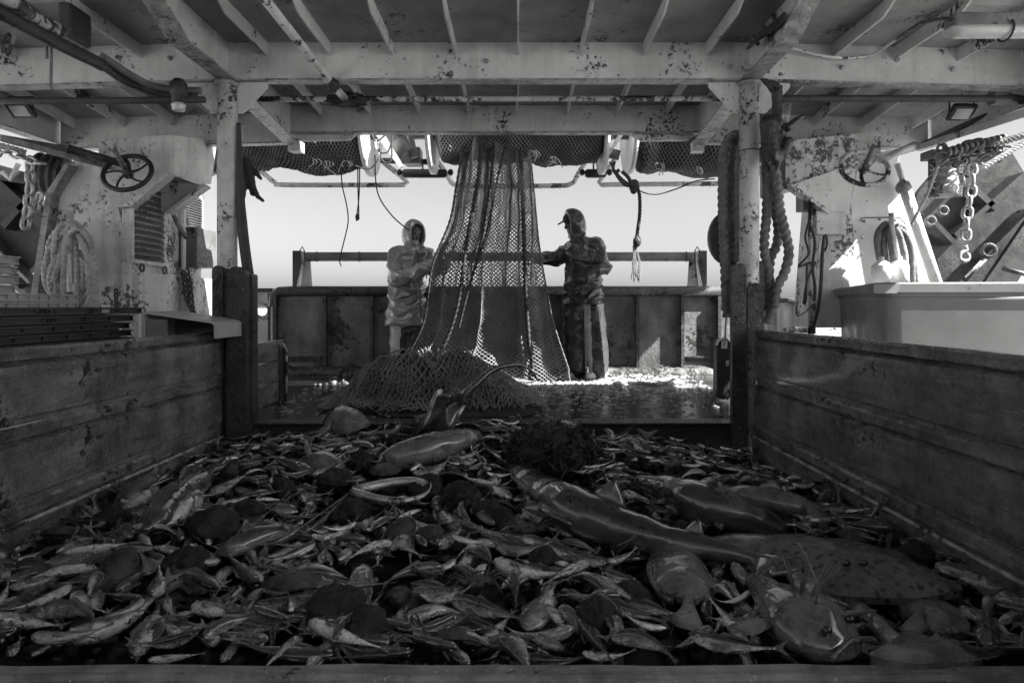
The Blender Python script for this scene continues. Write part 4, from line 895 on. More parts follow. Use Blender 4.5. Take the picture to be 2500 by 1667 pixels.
for a, b_, lab in ((982, 1092, 'left'), (1428, 1480, 'right')):
    t = thing('float_lamp', 'dark tubular work lamp hanging under the drum, %s one' % lab, 'lamp', P((a+b_)/2, 425, 6.9))
    part(MB().lathe(P(a, 424, 6.9), (1, 0, 0), [(0, .03), (.02, .045), (pxr(b_-a, 6.9)-.02, .045), (pxr(b_-a, 6.9), .03)], 14), 'tube', M['dark'], t)
    for px in (a-7, b_+8): part(MB().ell(P(px, 421, 6.9), (.03, .03, .035), 10, 6), 'knob', M['dark'], t)
    part(MB().cyl(P((a+b_)/2-5, 395, 6.9), P((a+b_)/2-5, 420, 6.9), .009, 6), 'stem', M['dark'], t)
pp = [([(560, 372), (610, 402), (645, 425), (672, 447), (700, 452), (960, 452), (985, 451), (994, 446), (985, 436), (935, 396)], 'left'),
      ([(1066, 392), (1090, 425), (1102, 447), (1115, 454), (1250, 455), (1385, 453), (1400, 447), (1412, 425), (1432, 392)], 'middle'),
      ([(1500, 392), (1480, 420), (1463, 445), (1470, 452), (1500, 451), (1760, 449), (1810, 448)], 'right')]
for l, lab in pp:
    single(MB().tube(spline(ppath(l, 7.7), .06), 0.029, 12), 'stern_rail', M['post'], '%s bent pipe rail hanging below the net drum against the sky' % lab, 'rail', 'bent pipe rails under the drum')
# curtain of net
LE = [(322, 1134), (345, 1125), (463, 1111), (539, 1097), (606, 1070), (650, 1052), (700, 1046), (790, 1036), (850, 1012), (915, 968), (940, 950)]
RE = [(322, 1288), (371, 1292), (453, 1302), (586, 1315), (698, 1333), (790, 1352), (860, 1372), (905, 1389), (928, 1392), (940, 1394)]
def interp(T, y):
    for i in range(len(T)-1):
        if y <= T[i+1][0]:
            f_ = (y-T[i][0])/(T[i+1][0]-T[i][0]); return T[i][1]+(T[i+1][1]-T[i][1])*f_
    return T[-1][1]
def curt(off, amp, ph):
    def fn(u, v):
        py = 330+600*v; dep = 6.35+0.55*v
        uu = u+0.038*sin(u*19+v*2+ph)*(1-v*0.4)+0.018*sin(u*41+ph*2+v*5)+0.022*noise.noise(Vector((u*7, v*6, ph+3)))
        uu = min(1.0, max(0.0, uu))
        px = interp(LE, py)*(1-uu)+interp(RE, py)*uu + 3*noise.noise(Vector((u*5, v*14, ph)))
        y = dep+off+amp*sin(u*19+v*3+ph)+0.05*noise.noise(Vector((u*6, v*7, ph)))
        if v > 0.86: y -= (v-0.86)*1.3*(0.6+0.7*sin(u*5))
        return P(px, py+(6*noise.noise(Vector((u*9, 2, ph))) if v > .9 else 0), y)
    return fn
cur = thing('trawl_net', 'long curtain of diamond mesh net hanging from the drum to the deck, between the fishermen', 'net', P(1180, 925, 6.9))
part(netgrid(MB(), curt(0.0, 0.05, 0.0), 42, 128, 0.0053), 'front_netting', M['net'], cur)
part(netgrid(MB(), curt(0.16, 0.06, 2.0), 38, 116, 0.0050), 'rear_netting', M['net'], cur)
for l, r_ in (([(1180, 330), (1165, 450), (1138, 600), (1122, 720), (1098, 810), (1060, 890)], .020), ([(1205, 330), (1200, 420), (1172, 600), (1140, 720), (1120, 800)], .014), ([(1240, 330), (1216, 430), (1190, 560), (1165, 640)], .012),
             ([(1270, 330), (1273, 420), (1278, 540), (1283, 700), (1290, 820), (1300, 900)], .022), ([(1288, 340), (1296, 450), (1300, 560), (1296, 690)], .010), ([(1133, 340), (1113, 460), (1098, 540), (1058, 640), (1045, 720), (1030, 800), (975, 905)], .012), ([(1292, 345), (1303, 455), (1316, 590), (1334, 700), (1352, 790), (1390, 905)], .007)):
    part(MB().rope(ppath([(a, b_, 6.32+0.5*(b_-330)/600) for a, b_ in l]), r_, pitch=.12, lobes=2), 'lacing_rope', M['line'] if r_ > .011 else M['ropedark'], cur)
# fallen heap
def hh(x, y):
    h = 0.30*exp(-((x+0.62)/0.50)**2-((y-5.45)/0.55)**2)+0.19*exp(-((x+0.25)/0.24)**2-((y-5.1)/0.30)**2)+0.20*exp(-((x+0.55)/0.42)**2-((y-6.5)/0.35)**2)+0.16*exp(-((x+1.05)/0.3)**2-((y-5.3)/0.35)**2)
    h += 0.19*(noise.noise(Vector((x*3.2, y*3.6, 0)))+0.15)*min(1, h*7)+0.07*noise.noise(Vector((x*9, y*8, 3)))*min(1, h*7)
    q_ = max(0.0, min(1.0, (y-4.68)/0.16)); return max(0.0, h)*q_*q_*(3-2*q_)
def heapf(k):
    ca, sa = cos(0.3*k), sin(0.3*k)
    def fn(u, v):
        a, b_ = (u-.5)*2.0, (v-.5)*2.5
        x = -0.62+a*ca-b_*sa*0.7; y = 5.75+a*sa*.7+b_*ca
        x += 0.20*noise.noise(Vector((u*5, v*5, k*3.0))); y += 0.20*noise.noise(Vector((u*6, v*6, k*3.0+7)))
        y = max(4.72, y)
        h = hh(x, y)
        return Vector((x, y, DECK+0.012+h*(0.9+0.06*k)+0.05*noise.noise(Vector((u*10, v*12, k*5.0)))*min(1, h*8)))
    def sk(u, v):
        p = fn(u, v); return p.y < 4.74 or hh(p.x, p.y) < 0.035+0.03*noise.noise(Vector((u*20, v*20, k)))
    return fn, sk
heap = thing('net_heap', 'mound of fallen trawl netting piled on the wet deck behind the fish pound', 'net', (-0.6, 5.5, DECK))
m_ = MB(); nx, ny = 70, 80
pts = [[(-1.9+2.2*i/nx, 4.70+2.6*j/ny) for i in range(nx+1)] for j in range(ny+1)]
m_.loft([[Vector((x, y, DECK-0.035+hh(x, y)*0.98)) for x, y in r] for r in pts], False, False, True)
part(m_, 'packed_netting', M['netsunk'], heap)
for k in range(3):
    fn, sk = heapf(k-1); part(netgrid(MB(), fn, 50, 82, 0.0046, sk), 'netting', M['heapnet'], heap)
# thin lines hanging against the sky
for l, r_, m_, lab, dd in (([(832, 392), (835, 450), (846, 500), (850, 540), (842, 580), (832, 620), (829, 640), (833, 650)], .006, 'line', 'thin dark line dangling left of the paired knotted cord', 6.6),
        ([(915, 378), (918, 450), (930, 490), (960, 530), (985, 552), (1000, 563)], .0065, 'line', 'thin dark line curving down to the hood of the left fisherman', 6.7),
        ([(1488, 395), (1498, 410)], .01, 'line', 'short dark line end hanging from the right drum flange', 6.3),
        ([(1545, 440), (1560, 465), (1600, 475), (1650, 462), (1700, 442), (1745, 437)], .006, 'line', 'thin cable sagging from the knotted rope to the right post', 6.3)):
    single(MB().tube(spline(ppath(l, dd), .05), r_, 6), 'hanging_line', M[m_], lab, 'rope')
mb = MB(); mb.tube(spline(ppath([(873, 392), (874, 470), (876, 520), (874, 535)], 6.5), .05), .006, 6); mb.tube(spline(ppath([(878, 392), (877, 470), (872, 520), (870, 540)], 6.5), .05), .006, 6)
mb.ell(P(873, 530, 6.5), (.022, .02, .035), 8, 6, f=lambda d_: 1+.4*noise.noise(d_*60)); single(mb, 'paired_cord', M['line'], 'pair of dark cords ending in a knot, hanging against the sky', 'rope')
t = thing('knotted_rope', 'dark rope with two knots and a frayed end hanging right of the right fisherman', 'rope', P(1550, 700, 6.4))
part(MB().rope(ppath([(1500, 395), (1498, 415), (1520, 440), (1545, 458), (1560, 470), (1562, 520), (1556, 570), (1555, 600)], 6.4), .018, pitch=.09), 'rope', M['line'], t)
mb = MB()
mb.tube(spline(ppath([(1512, 415), (1505, 425), (1525, 450), (1540, 452), (1535, 435), (1518, 418)], 6.38), .03), .018, 8, closed=False)
part(mb, 'loop', M['line'], t)
for a, b_, s_ in ((1548, 455, .05), (1556, 590, .04)): part(MB().ell(P(a, b_, 6.4), (s_, s_*.8, s_*1.3), 12, 8, f=lambda d_: 1+.5*noise.noise(d_*50)), 'knot', M['line'], t)
mb = MB()
rnd = random.Random(5)
for k in range(12):
    x = 1542+2.0*k*1.0; mb.tube(spline(ppath([(1550+rnd.uniform(-5, 5), 600), (x+rnd.uniform(-4, 4), 640), (x*0.7+1551*0.3+rnd.uniform(-6, 6), 675+rnd.uniform(0, 14))], 6.4), .06), .0045, 5)
part(mb, 'frayed_end', M['ropedark'], t)
mb = MB()
for c in ((800, 400), (765, 395), (845, 400), (1300, 375), (1345, 390), (1610, 405), (1705, 415)):
    for k in range(4): 
        p_ = P(c[0]+rnd.uniform(-8, 8), c[1]-8, 6.2); mb.tube(spline([p_, p_+Vector((rnd.uniform(-.06, .06), 0, -.04)), p_+Vector((rnd.uniform(-.08, .08), 0, rnd.uniform(-.14, -.06)))], .03), .004, 5)
single(mb, 'loose_twine', M['line'], 'stray twine ends sticking out under the packed netting of the drum', 'twine', kind='stuff')
# rope and scraps on the deck
mb = MB().rope([PZ(a, b_, DECK+0.025) for a, b_ in ((1500, 938), (1530, 932), (1560, 935), (1600, 938), (1640, 936), (1656, 930), (1640, 925), (1612, 930), (1630, 938))], .022, pitch=.1)
single(mb, 'deck_rope', M['rope'], 'pale rope lying in a loose loop on the wet deck behind the right post', 'rope')
mb = MB(); rnd = random.Random(11)
for k in range(3400):
    if k < 2000: x = rnd.gauss(0.75, 0.65); y = rnd.gauss(6.7, 0.55)
    else: x = rnd.uniform(-2.0, 1.6); y = 4.7+3.0*rnd.random()
    if y < 4.68 or y > 7.7 or x > 1.9 or x < -2: continue
    s_ = rnd.uniform(.006, .02)*(1.2 if k < 2000 else 1); a = rnd.uniform(0, pi); e = rnd.uniform(.25, 1)
    c = Vector((x, y, DECK+0.002)); u = Vector((cos(a), sin(a), 0))*s_*2; v = Vector((-sin(a), cos(a), 0))*s_*e
    mb.add([c+u, c+v, c-u, c-v, c+Vector((0, 0, s_*rnd.uniform(.2, .9)))], [(0, 1, 4), (1, 2, 4), (2, 3, 4), (3, 0, 4)])
single(mb, 'deck_scraps', M['debris'], 'pale scraps, shell bits and foam scattered over the wet deck', 'scraps', kind='stuff')
# ================================================================ FISHERMEN
def folds(s1, amp, seed, zs=1.0):
    def f(c, n):
        a = noise.noise(Vector((c.x*s1, c.y*s1, c.z*s1*zs))+Vector((seed, 0, 0))); b = noise.noise(Vector((c.x*s1*2.3, c.y*s1*2.3, c.z*s1*1.7*zs))+Vector((seed, 9, 0)))
        return amp*(0.5-abs(a)*2.2)+amp*0.6*(0.4-abs(b)*2)
    return f
def hand(mb, wrist, dirv, palm, s=1.0, curl=0.5, side=1):
    """palm with five separate tapering fingers; dirv: towards the fingertips, palm: palm normal"""
    d = Vector(dirv).normalized(); pn = Vector(palm).normalized(); pn = (pn-d*pn.dot(d)).normalized(); sd = d.cross(pn)*side
    w = Vector(wrist); mb_ = mb
    for k in range(4):
        o = (k-1.5)*0.021*s; cap(mb_, w+sd*o*0.6+d*0.015*s, .018*s, w+sd*o+d*0.085*s, .0145*s, 8)
        L = (0.066, 0.078, 0.072, 0.056)[k]*s; p = w+sd*o*1.08+d*0.088*s; dd = d.copy()
        for j in range(3):
            dd = (dd*cos(curl*0.75)+pn*sin(curl*0.75)).normalized(); q_ = p+dd*L*(0.42, .33, .25)[j]; cap(mb_, p, (.0125-.001*j)*s, q_, (.0115-.0015*j)*s, 8, k=3); p = q_
    p = w+sd*(-0.03*s)+d*0.03*s; a = p+(d*0.5-sd*0.8+pn*0.3).normalized()*0.045*s; cap(mb_, w+d*.01*s, .017*s, p, .017*s, 8); cap(mb_, p, .0155*s, a, .0135*s, 8); cap(mb_, a, .0135*s, a+(d*0.9-sd*0.3+pn*.3).normalized()*0.035*s, .011*s, 8)
def drapes(seed, k=1.0):
    # long soft folds running down and across the cloth
    def f(c, n):
        wv = noise.noise(Vector((c.x*3, c.y*3, c.z*3+seed)))*1.3
        a = sin(c.x*17+c.z*11+wv*5+seed)*0.5+sin(c.x*9-c.z*23+c.y*14+wv*6+seed*2)*0.5
        a = (1-abs(a))**3
        return k*(0.024*a-0.007+0.010*noise.noise(Vector((c.x*9+seed, c.y*9, c.z*7))))
    return f
def fisherman(name_label, d, K, look, capb, seed, soiled):
    """K: joints as photo positions with depth offsets"""
    J = {k: P(v[0], v[1], d+(v[2] if len(v) > 2 else 0)) for k, v in K.items() if isinstance(v, tuple) and not isinstance(v[0], tuple) and v[0] > 100}
    t = thing('person', name_label, 'person', Vector((J['hip'].x, d, DECK)))
    f = Vector(look).normalized(); up = Vector((0, 0, 1)); up = (up-f*f.dot(up)).normalized(); sd = f.cross(up)
    h = J['head']
    b = MB(); b.ell(h, (0.078, 0.078, 0.108), 16, 12)
    cap(b, h-up*0.055+f*0.03, .055, h-up*0.085+f*0.05, .034); cap(b, h+f*0.072+up*.01, .011, h+f*0.096-up*.022, .014, 8)
    cap(b, h+f*0.062+up*.032-sd*.04, .014, h+f*0.062+up*.032+sd*.04, .014, 8); cap(b, h+f*0.072-up*.05-sd*.02, .010, h+f*0.072-up*.05+sd*.02, .010, 8)
    for s_ in (-1, 1): cap(b, h+sd*s_*0.078-up*.02, .012, h+sd*s_*0.080+up*.02, .015, 8)
    cap(b, h-up*.08, .055, J['neck']-up*.06, .065); cap(b, J['neck']-up*.1, .13, J['hip'], .14, flat=.8)
    for s_ in 'ab':
        cap(b, J['sh'+s_], .055, J['el'+s_], .045); cap(b, J['el'+s_], .042, J['wr'+s_], .03)
        cap(b, J['hip'+s_], .085, J['kn'+s_], .06); cap(b, J['kn'+s_], .058, J['an'+s_], .04); cap(b, J['an'+s_], .04, J['an'+s_]+Vector(K['toe'])*0.8, .03)
    part(remesh(b, 0.009, 2), 'body', M['skin'], t)
    for s_ in (-1, 1): part(MB().ell(h+f*0.069+sd*s_*0.032+up*.012, (.011, .011, .008), 10, 6), 'eye', M['eye'], t)
    part(MB().ell(h-f*0.028+up*0.018, (0.088, 0.088, 0.105), 16, 10), 'hair', M['cap'], t)
    # hood with a rimmed opening
    rings = []
    prof = [(-.02, .075, .09), (.055, .072, .092), (.10, .074, .100), (.112, .082, .110), (.10, .096, .124), (.06, .114, .142), (0, .124, .150), (-.05, .124, .146), (-.095, .106, .124), (-.125, .07, .088), (-.138, .02, .03)]
    for o, a, c in prof:
        o = o*K['rim'] if o > 0 else o
        rg = []
        for i in range(36):
            th = 2*pi*i/36; dr = 1.05-0.20*abs(noise.noise(Vector((cos(th)*2.2, sin(th)*2.2, o*14+seed))))+0.06*noise.noise(Vector((cos(th)*6, sin(th)*6, o*30+seed)))
            drop = 1.28 if sin(th) < -0.2 else 1.0
            rg.append(h+f*(o-(0.02*sin(th) if o > .05 else 0))+up*(0.01+sin(th)*c*dr*(1+(drop-1)*min(1, (-sin(th)-.2)/.5)))+sd*cos(th)*a*dr)
        rings.append(rg)
    hd = part(MB().loft(rings), 'hood', M['oilmid'] if soiled else M['oil'], t)
    mo = hd.modifiers.new('sub', 'SUBSURF'); mo.levels = 1; mo.render_levels = 1
    if capb:
        c = h+up*0.050+f*0.075; rg = []
        m_ = MB()
        top = [c+f*(0.085*cos(a))*1.0+sd*(0.072*sin(a)) -up*(0.018*cos(a)) for a in [-pi/2+pi*i/12 for i in range(13)]]
        m_.prism(top+[c-f*0.01], up*0.012); m_.ell(h+up*0.045, (0.092, 0.092, 0.075), 16, 8); part(m_, 'cap', M['cap'], t)
    # jacket
    j = MB(); J1 = K['rings']; rings = []
    for px, py, a, c, dd in J1:
        cc_ = P(px, py, d+dd); rings.append([cc_+Vector((cos(th)*a, sin(th)*c, 0)) for th in [2*pi*i/28 for i in range(28)]])
    j.loft(rings)
    for s_ in 'ab':
        cap(j, J['sh'+s_], K['r'][0], J['el'+s_], K['r'][1], 16); cap(j, J['el'+s_], K['r'][1], J['wr'+s_], K['r'][2], 16)
        cap(j, J['neck']-up*.07, .1, J['sh'+s_], K['r'][0], 16)
    cap(j, J['neck']-up*0.09, .12, J['neck']+up*0.02, .095, 16)
    jm = remesh(j, 0.011, 3, drapes(seed))
    jo = part(jm, 'jacket', M['oilmid'] if soiled else M['oil'], t)
    if soiled:
        jm.materials.append(M['oildark']); off = Vector(t.location)
        for p_ in jm.polygons:
            c = p_.center+off; s1 = P(0, 640, d).z; 
            if c.z < s1+0.05*noise.noise(Vector((c.x*5, c.y*5, c.z*5))) and c.x < P(1458, 0, d).x and c.y < d+0.06: p_.material_index = 1
    # placket, pocket
    for l in K.get('seams', []): part(MB().tube(spline(ppath([(a, b_, d+dd) for a, b_, dd in l]), .02), .006, 6), 'seam', M['oildark'], jo)
    # trousers
    tr = MB()
    for s_ in 'ab':
        w = K['leg']
        cap(tr, J['hip'+s_]+Vector((0, 0, .02)), w[0], J['kn'+s_], w[1], 18); cap(tr, J['kn'+s_], w[1], J['an'+s_]+up*.03, w[2], 18)
    cap(tr, J['hip']-Vector((0, 0, .02)), w[0]*.9, J['hip']+Vector((0, 0, .06)), w[0]*.85, 18)
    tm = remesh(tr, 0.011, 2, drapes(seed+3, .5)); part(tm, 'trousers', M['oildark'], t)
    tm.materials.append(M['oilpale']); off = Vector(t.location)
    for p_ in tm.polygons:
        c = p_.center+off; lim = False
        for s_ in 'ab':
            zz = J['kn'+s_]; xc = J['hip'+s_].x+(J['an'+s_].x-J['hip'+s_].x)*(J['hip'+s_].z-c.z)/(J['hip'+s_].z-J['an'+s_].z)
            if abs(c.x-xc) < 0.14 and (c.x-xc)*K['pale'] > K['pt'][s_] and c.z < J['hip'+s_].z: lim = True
        p_.material_index = 1 if lim else 0  # clean pale side; on the right man this strip paints in sunlight
    for s_ in 'ab':
        bt = MB(); a = J['an'+s_]; toe = Vector(K['toe'])
        cap(bt, a+up*.10, .062, a-up*.0, .058); cap(bt, a-up*.015, .056, a+toe*0.9+Vector((0, 0, -.025)), .045, flat=1.1)
        bt.box((a.x-.05, a.y-.05, DECK), (a.x+.05+toe.x*.6, a.y+.05+min(0, toe.y*.6), DECK+.03))
        part(remesh(bt, 0.008, 2), 'boot', M['oilpale'] if capb else M['dark'], t)
        gl_ = MB(); hd_ = K['hand'+s_]; hand(gl_, J['wr'+s_]+Vector(hd_[0])*0.02, hd_[0], hd_[1], 1.22, hd_[2], hd_[3]); cap(gl_, J['wr'+s_]-Vector(hd_[0]).normalized()*.06, .046, J['wr'+s_]+Vector(hd_[0]).normalized()*.02, .036)
        part(remesh(gl_, 0.0055, 1), 'glove', M['oildark'] if (capb and s_ == 'b') else M['glove'], t)
    return t
K1 = dict(head=(1011, 572, 0), neck=(1008, 605), hip=(998, 765), sha=(966, 622, -0.04), shb=(1040, 622, 0.05), ela=(966, 682, -0.22), wra=(1050, 652, -0.33), elb=(1062, 662, 0.0), wrb=(1072, 632, -0.12),
    hipa=(980, 765, -0.02), hipb=(1012, 765, 0.04), kna=(978, 840, -0.03), knb=(1016, 845, 0.03), ana=(975, 912, 0), anb=(1012, 913, 0.12), toe=(0.12, -0.12, 0),
    rings=[(1002, 602, .09, .08, 0), (1002, 618, .18, .125, 0), (1000, 650, .195, .14, 0), (994, 700, .19, .15, 0), (991, 750, .20, .19, 0), (990, 793, .215, .205, 0), (990, 796, .20, .19, 0)],
    r=(.082, .075, .066), leg=(.118, .116, .102), pale=-1, rim=.85, pt=dict(a=-.02, b=.2), handa=((1, -.1, .15), (0.2, 1, 0.2), 0.45, 1), handb=((0.25, 0.1, 1), (1, 0.3, -0.1), 0.35, -1),
    seams=[[(1018, 612, -.13), (1022, 660, -.15), (1026, 720, -.155), (1026, 790, -.17)], [(975, 728, -.17), (1000, 722, -.18), (1015, 716, -.165), (1016, 735, -.17), (985, 748, -.185)]])
fisherman('person in a hooded oilskin jacket left of the net, both hands on it', 7.22, K1, (0.55, -0.75, -0.15), False, 2.0, False)
K2 = dict(head=(1398, 545, 0), neck=(1412, 585), hip=(1427, 735), sha=(1388, 612, 0.14), shb=(1455, 600, -0.08), ela=(1352, 634, 0.1), wra=(1318, 630, 0.02), elb=(1474, 650, -0.14), wrb=(1420, 683, -0.30),
    hipa=(1404, 742, 0.05), hipb=(1446, 742, -0.02), kna=(1406, 825, 0.03), knb=(1455, 825, -0.06), ana=(1411, 912, 0.05), anb=(1464, 912, -0.05), toe=(-0.13, -0.08, 0),
    rings=[(1420, 580, .10, .09, 0), (1424, 598, .19, .14, 0), (1428, 640, .20, .16, 0), (1425, 690, .195, .185, 0), (1424, 742, .215, .205, 0), (1424, 745, .20, .19, 0)],
    r=(.088, .080, .066), leg=(.12, .12, .106), pale=1, rim=.52, pt=dict(a=.075, b=.045), handa=((-1, 0.0, .12), (0.1, -1, 0.2), 0.4, 1), handb=((-.8, -.1, -.5), (-.5, .9, .0), 0.6, -1),
    seams=[[(1398, 600, -.1), (1396, 640, -.13), (1394, 700, -.14), (1394, 740, -.15)]])
fisherman('person in a peaked cap under an oilskin hood, looking down, standing right of the net', 7.25, K2, (-0.93, -0.22, -0.36), True, 7.0, True)
# ================================================================ THE CATCH
def sst(a, b, x):
    t_ = max(0.0, min(1.0, (x-a)/(b-a))); return t_*t_*(3-2*t_)
def pz(x, y, n=True):
    h = -0.885+0.105*exp(-((x+0.35)/0.95)**2)*sst(2.9, 4.1, y)-0.085*sst(0.7, 1.5, x)*sst(3.0, 4.3, y)+0.02*sst(2.4, 1.6, y)
    if n: h += 0.035*noise.noise(Vector((x*2.6, y*2.6, 0)))+0.022*noise.noise(Vector((x*7, y*7, 4)))
    return h
def hit(px, py, lift=0.0):
    """where the sight line of that place of the photograph meets the heap"""
    y = 1.3
    while y < 4.6:
        p_ = P(px, py, y)
        if p_.z <= pz(p_.x, y)+lift: return p_
        y += 0.01
    return P(px, py, 4.5)
mb = MB(); nx, ny = 150, 130; rows = []
for j in range(ny+1):
    y = 1.60+2.94*j/ny; rows.append([])
    for i in range(nx+1):
        x = XL+(XR-XL)*i/nx
        z = pz(x, y)-0.03+0.022*noise.noise(Vector((x*16, y*16, 1)))+0.014*noise.noise(Vector((x*38, y*38, 2)))
        rows[-1].append(Vector((x, y, z)))
mb.loft(rows, False, False, True)
single(mb, 'catch_debris', M['muck'], 'dark wet mass of mud, broken shells and bycatch under the loose fish', 'bycatch', kind='stuff')
# ---- fish shapes: head towards +X, back towards +Z, side towards +Y, length 1
SPEC = {
 'mackerel': dict(h=[(0, .018), (.03, .048), (.10, .082), (.22, .102), (.42, .102), (.60, .076), (.76, .040), (.88, .020), (1, .017)], wr=.74, m='silver', fork=1, dl=.3),
 'herring':  dict(h=[(0, .022), (.03, .058), (.10, .098), (.24, .124), (.42, .120), (.60, .088), (.76, .045), (.88, .022), (1, .019)], wr=.62, m='silver', fork=1, dl=.12),
 'bream':    dict(h=[(0, .02), (.05, .075), (.14, .135), (.30, .185), (.46, .175), (.66, .115), (.82, .05), (.92, .028), (1, .032)], wr=.44, m='grey', fork=.8, dl=.45),
 'whiting':  dict(h=[(0, .03), (.03, .062), (.10, .095), (.22, .108), (.40, .094), (.60, .062), (.78, .034), (.9, .02), (1, .016)], wr=.85, m='grey', fork=.2, dl=.5),
 'gurnard':  dict(h=[(0, .03), (.05, .08), (.14, .11), (.24, .115), (.38, .09), (.6, .055), (.8, .03), (.92, .02), (1, .02)], wr=1.0, m='darkfish', fork=.3, dl=.3),
 'eel':      dict(h=[(0, .01), (.04, .024), (.12, .034), (.4, .038), (.7, .030), (.9, .016), (1, .004)], wr=.8, m='darkfish', fork=None, dl=.7),
}
def hof(T, t_):
    for i in range(len(T)-1):
        if t_ <= T[i+1][0]:
            f_ = (t_-T[i][0])/(T[i+1][0]-T[i][0]); f_ = f_*f_*(3-2*f_) if i else sqrt(f_); return T[i][1]+(T[i+1][1]-T[i][1])*f_
    return T[-1][1]
def bent(x, y, z, bend, bz):
    """bend the fish along a parabola-like arc; x in 0 (snout) .. 1.2 (tail tip)"""
    a = bend; b = bz; s = x-0.42
    ang = a*s*2.0; an2 = b*s*2.0
    X = -(s if abs(a) < 1e-4 else sin(ang)/(2*a)); Y = (0 if abs(a) < 1e-4 else (1-cos(ang))/(2*a)); Z = 0 if abs(b) < 1e-4 else (1-cos(an2))/(2*b)
    return Vector((X+y*sin(ang)*0.9, Y+y*cos(ang), Z+z))
def fish_parts(kind, bend, bz, n=16, ns=30, seed=0):
    S = SPEC[kind]; T = S['h']; body = MB(); rings = []; at = []
    for i in range(ns+1):
        t_ = (i/ns)**1.25 if i < ns*0.5 else None
        t_ = i/ns if t_ is None else t_*(0.5/(0.5**1.25)) if False else i/ns
        h = hof(T, t_); w = h*S['wr']*(1-0.5*sst(.75, 1, t_)); zc = -0.010*sin(pi*t_) if kind != 'gurnard' else 0.01; rg = []
        for k in range(n):
            th = 2*pi*k/n; c, s = cos(th), sin(th)
            gill = -0.013 if (abs(t_-.225-.02*(1-abs(s))) < .017 and abs(s) < .85) else 0; gill -= .006 if t_ < .12 and .05 < s < .5 else 0
            rg.append(bent(t_, (w+gill)*(abs(c)**.8*(1 if c > 0 else -1)), h*s+zc, bend, bz)); at.append(s)
        rings.append(rg)
    body.loft(rings, True, True, True, at)
    out = [('body', body, S['m'])]
    th = 0.004
    def fin(poly, y=0, lean=0, thk=th):          # thin wedge plate in the XZ plane
        m_ = MB(); 
        P1 = [bent(a, y+thk*0.5+abs(b_-poly[0][1])*lean, b_, bend, bz) for a, b_ in poly]; P2 = [bent(a, y-thk*0.5+abs(b_-poly[0][1])*lean, b_, bend, bz) for a, b_ in poly]
        k = len(poly); m_.add(P1+P2, [tuple(range(k)), tuple(range(2*k-1, k-1, -1))]+[(i, i+k, (i+1) % k+k, (i+1) % k) for i in range(k)]); return m_
    if S['fork'] is not None:
        f_ = S['fork']; e = .085 if kind != 'whiting' else .06
        out.append(('tail_fin', fin([(.975, .018), (1.04, .035), (1.10, e*.8), (1.15, e), (1.145, e*.8), (1.10, e*.35*f_+(1-f_)*e*.5), (1.08+(1-f_)*.055, 0), (1.10, -e*.35*f_-(1-f_)*e*.5), (1.145, -e*.8), (1.15, -e), (1.10, -e*.8), (1.04, -.035), (.975, -.018)]), 'fin'))
    hb = lambda q_: hof(T, q_)
    d0 = .34
    out.append(('dorsal_fin', fin([(d0, hb(d0)-.018), (d0+.05, hb(d0)+.022), (d0+.10, hb(d0)+.018), (d0+S['dl'], hb(d0+S['dl'])+.006), (d0+S['dl']+.02, hb(d0+S['dl'])-.012)]), 'fin'))
    if kind in ('bream', 'eel'): out.append(('anal_fin', fin([(.62, -hb(.62)+.0), (.66, -hb(.62)-.03), (.80, -hb(.8)-.022), (.82, -hb(.8)+.0)]), 'fin'))
    ex = .075; eh = hof(T, ex)
    for s_ in (1, -1):
        w_ = eh*S['wr']; r_ = .022 if kind != 'eel' else .009; r_ *= 1.2 if kind != 'eel' else 1
        m_ = MB(); c = bent(ex, s_*(w_*.78), eh*.22, bend, bz); m_.ell(c, (r_, r_*.6, r_), 10, 6); out.append(('eye', m_, 'iris'))
        m_ = MB(); c = bent(ex, s_*(w_*.78+r_*.30), eh*.22, bend, bz); m_.ell(c, (r_*.58, r_*.5, r_*.58), 8, 5); out.append(('pupil', m_, 'eye'))
        pf = fin([(.25, -.2*hb(.25)), (.30, -.1*hb(.25)), (.44, -.55*hb(.4)), (.40, -.75*hb(.4)), (.27, -.4*hb(.25))], y=s_*hof(T, .3)*S['wr']*1.02, lean=s_*.25); out.append(('pectoral_fin', pf, 'fin'))
    return out
BENDS = [(0.05, 0.05), (0.32, 0.12), (-0.55, -0.2), (-0.2, 0.45), (0.75, -0.3)]; EBENDS = [(1.5, .4), (-2.0, .6), (2.6, -.5), (-1.1, -1.0), (0.7, 1.2)]
TEMPL = []
for kind in SPEC:
    for bi, (bd, bz) in enumerate(BENDS if kind != 'eel' else EBENDS):
        TEMPL.append((kind, bi, fish_parts(kind, bd, bz)))
def meshes_of(parts_): return [(nm, mb_.mesh(nm, M[mt]), mt) for nm, mb_, mt in parts_]
TM = {}
LAND = [((1620, 1330), 'the long dark shark'), ((1700, 1190), 'the shark with its eye showing'), ((2080, 1370), 'the spotted skate'), ((1670, 1400), 'the pale flatfish'), ((1950, 1510), 'the big spiny fish'),
        ((1350, 1090), 'the ball of weed'), ((1060, 1100), 'the raised ray'), ((960, 1210), 'the ring of coiled eel'), ((850, 1260), 'the round sponges'), ((430, 1190), 'the big dark fish at left'), ((2250, 1590), 'the pale ray at right'),
        ((100, 1560), 'the left end of the front plank'), ((700, 1600), 'the front plank, left of the middle'), ((1250, 1600), 'the middle of the front plank'), ((1750, 1600), 'the front plank, right of the middle'), ((2400, 1550), 'the right end of the front plank'),
        ((120, 1380), 'the left plank wall'), ((560, 1080), 'the left post'), ((1800, 1120), 'the right post'), ((2250, 1250), 'the right plank wall'), ((1550, 1100), 'the back coaming'), ((1150, 1480), 'the muddy middle of the heap'), ((500, 1480), 'the shoal of slim fish at left')]
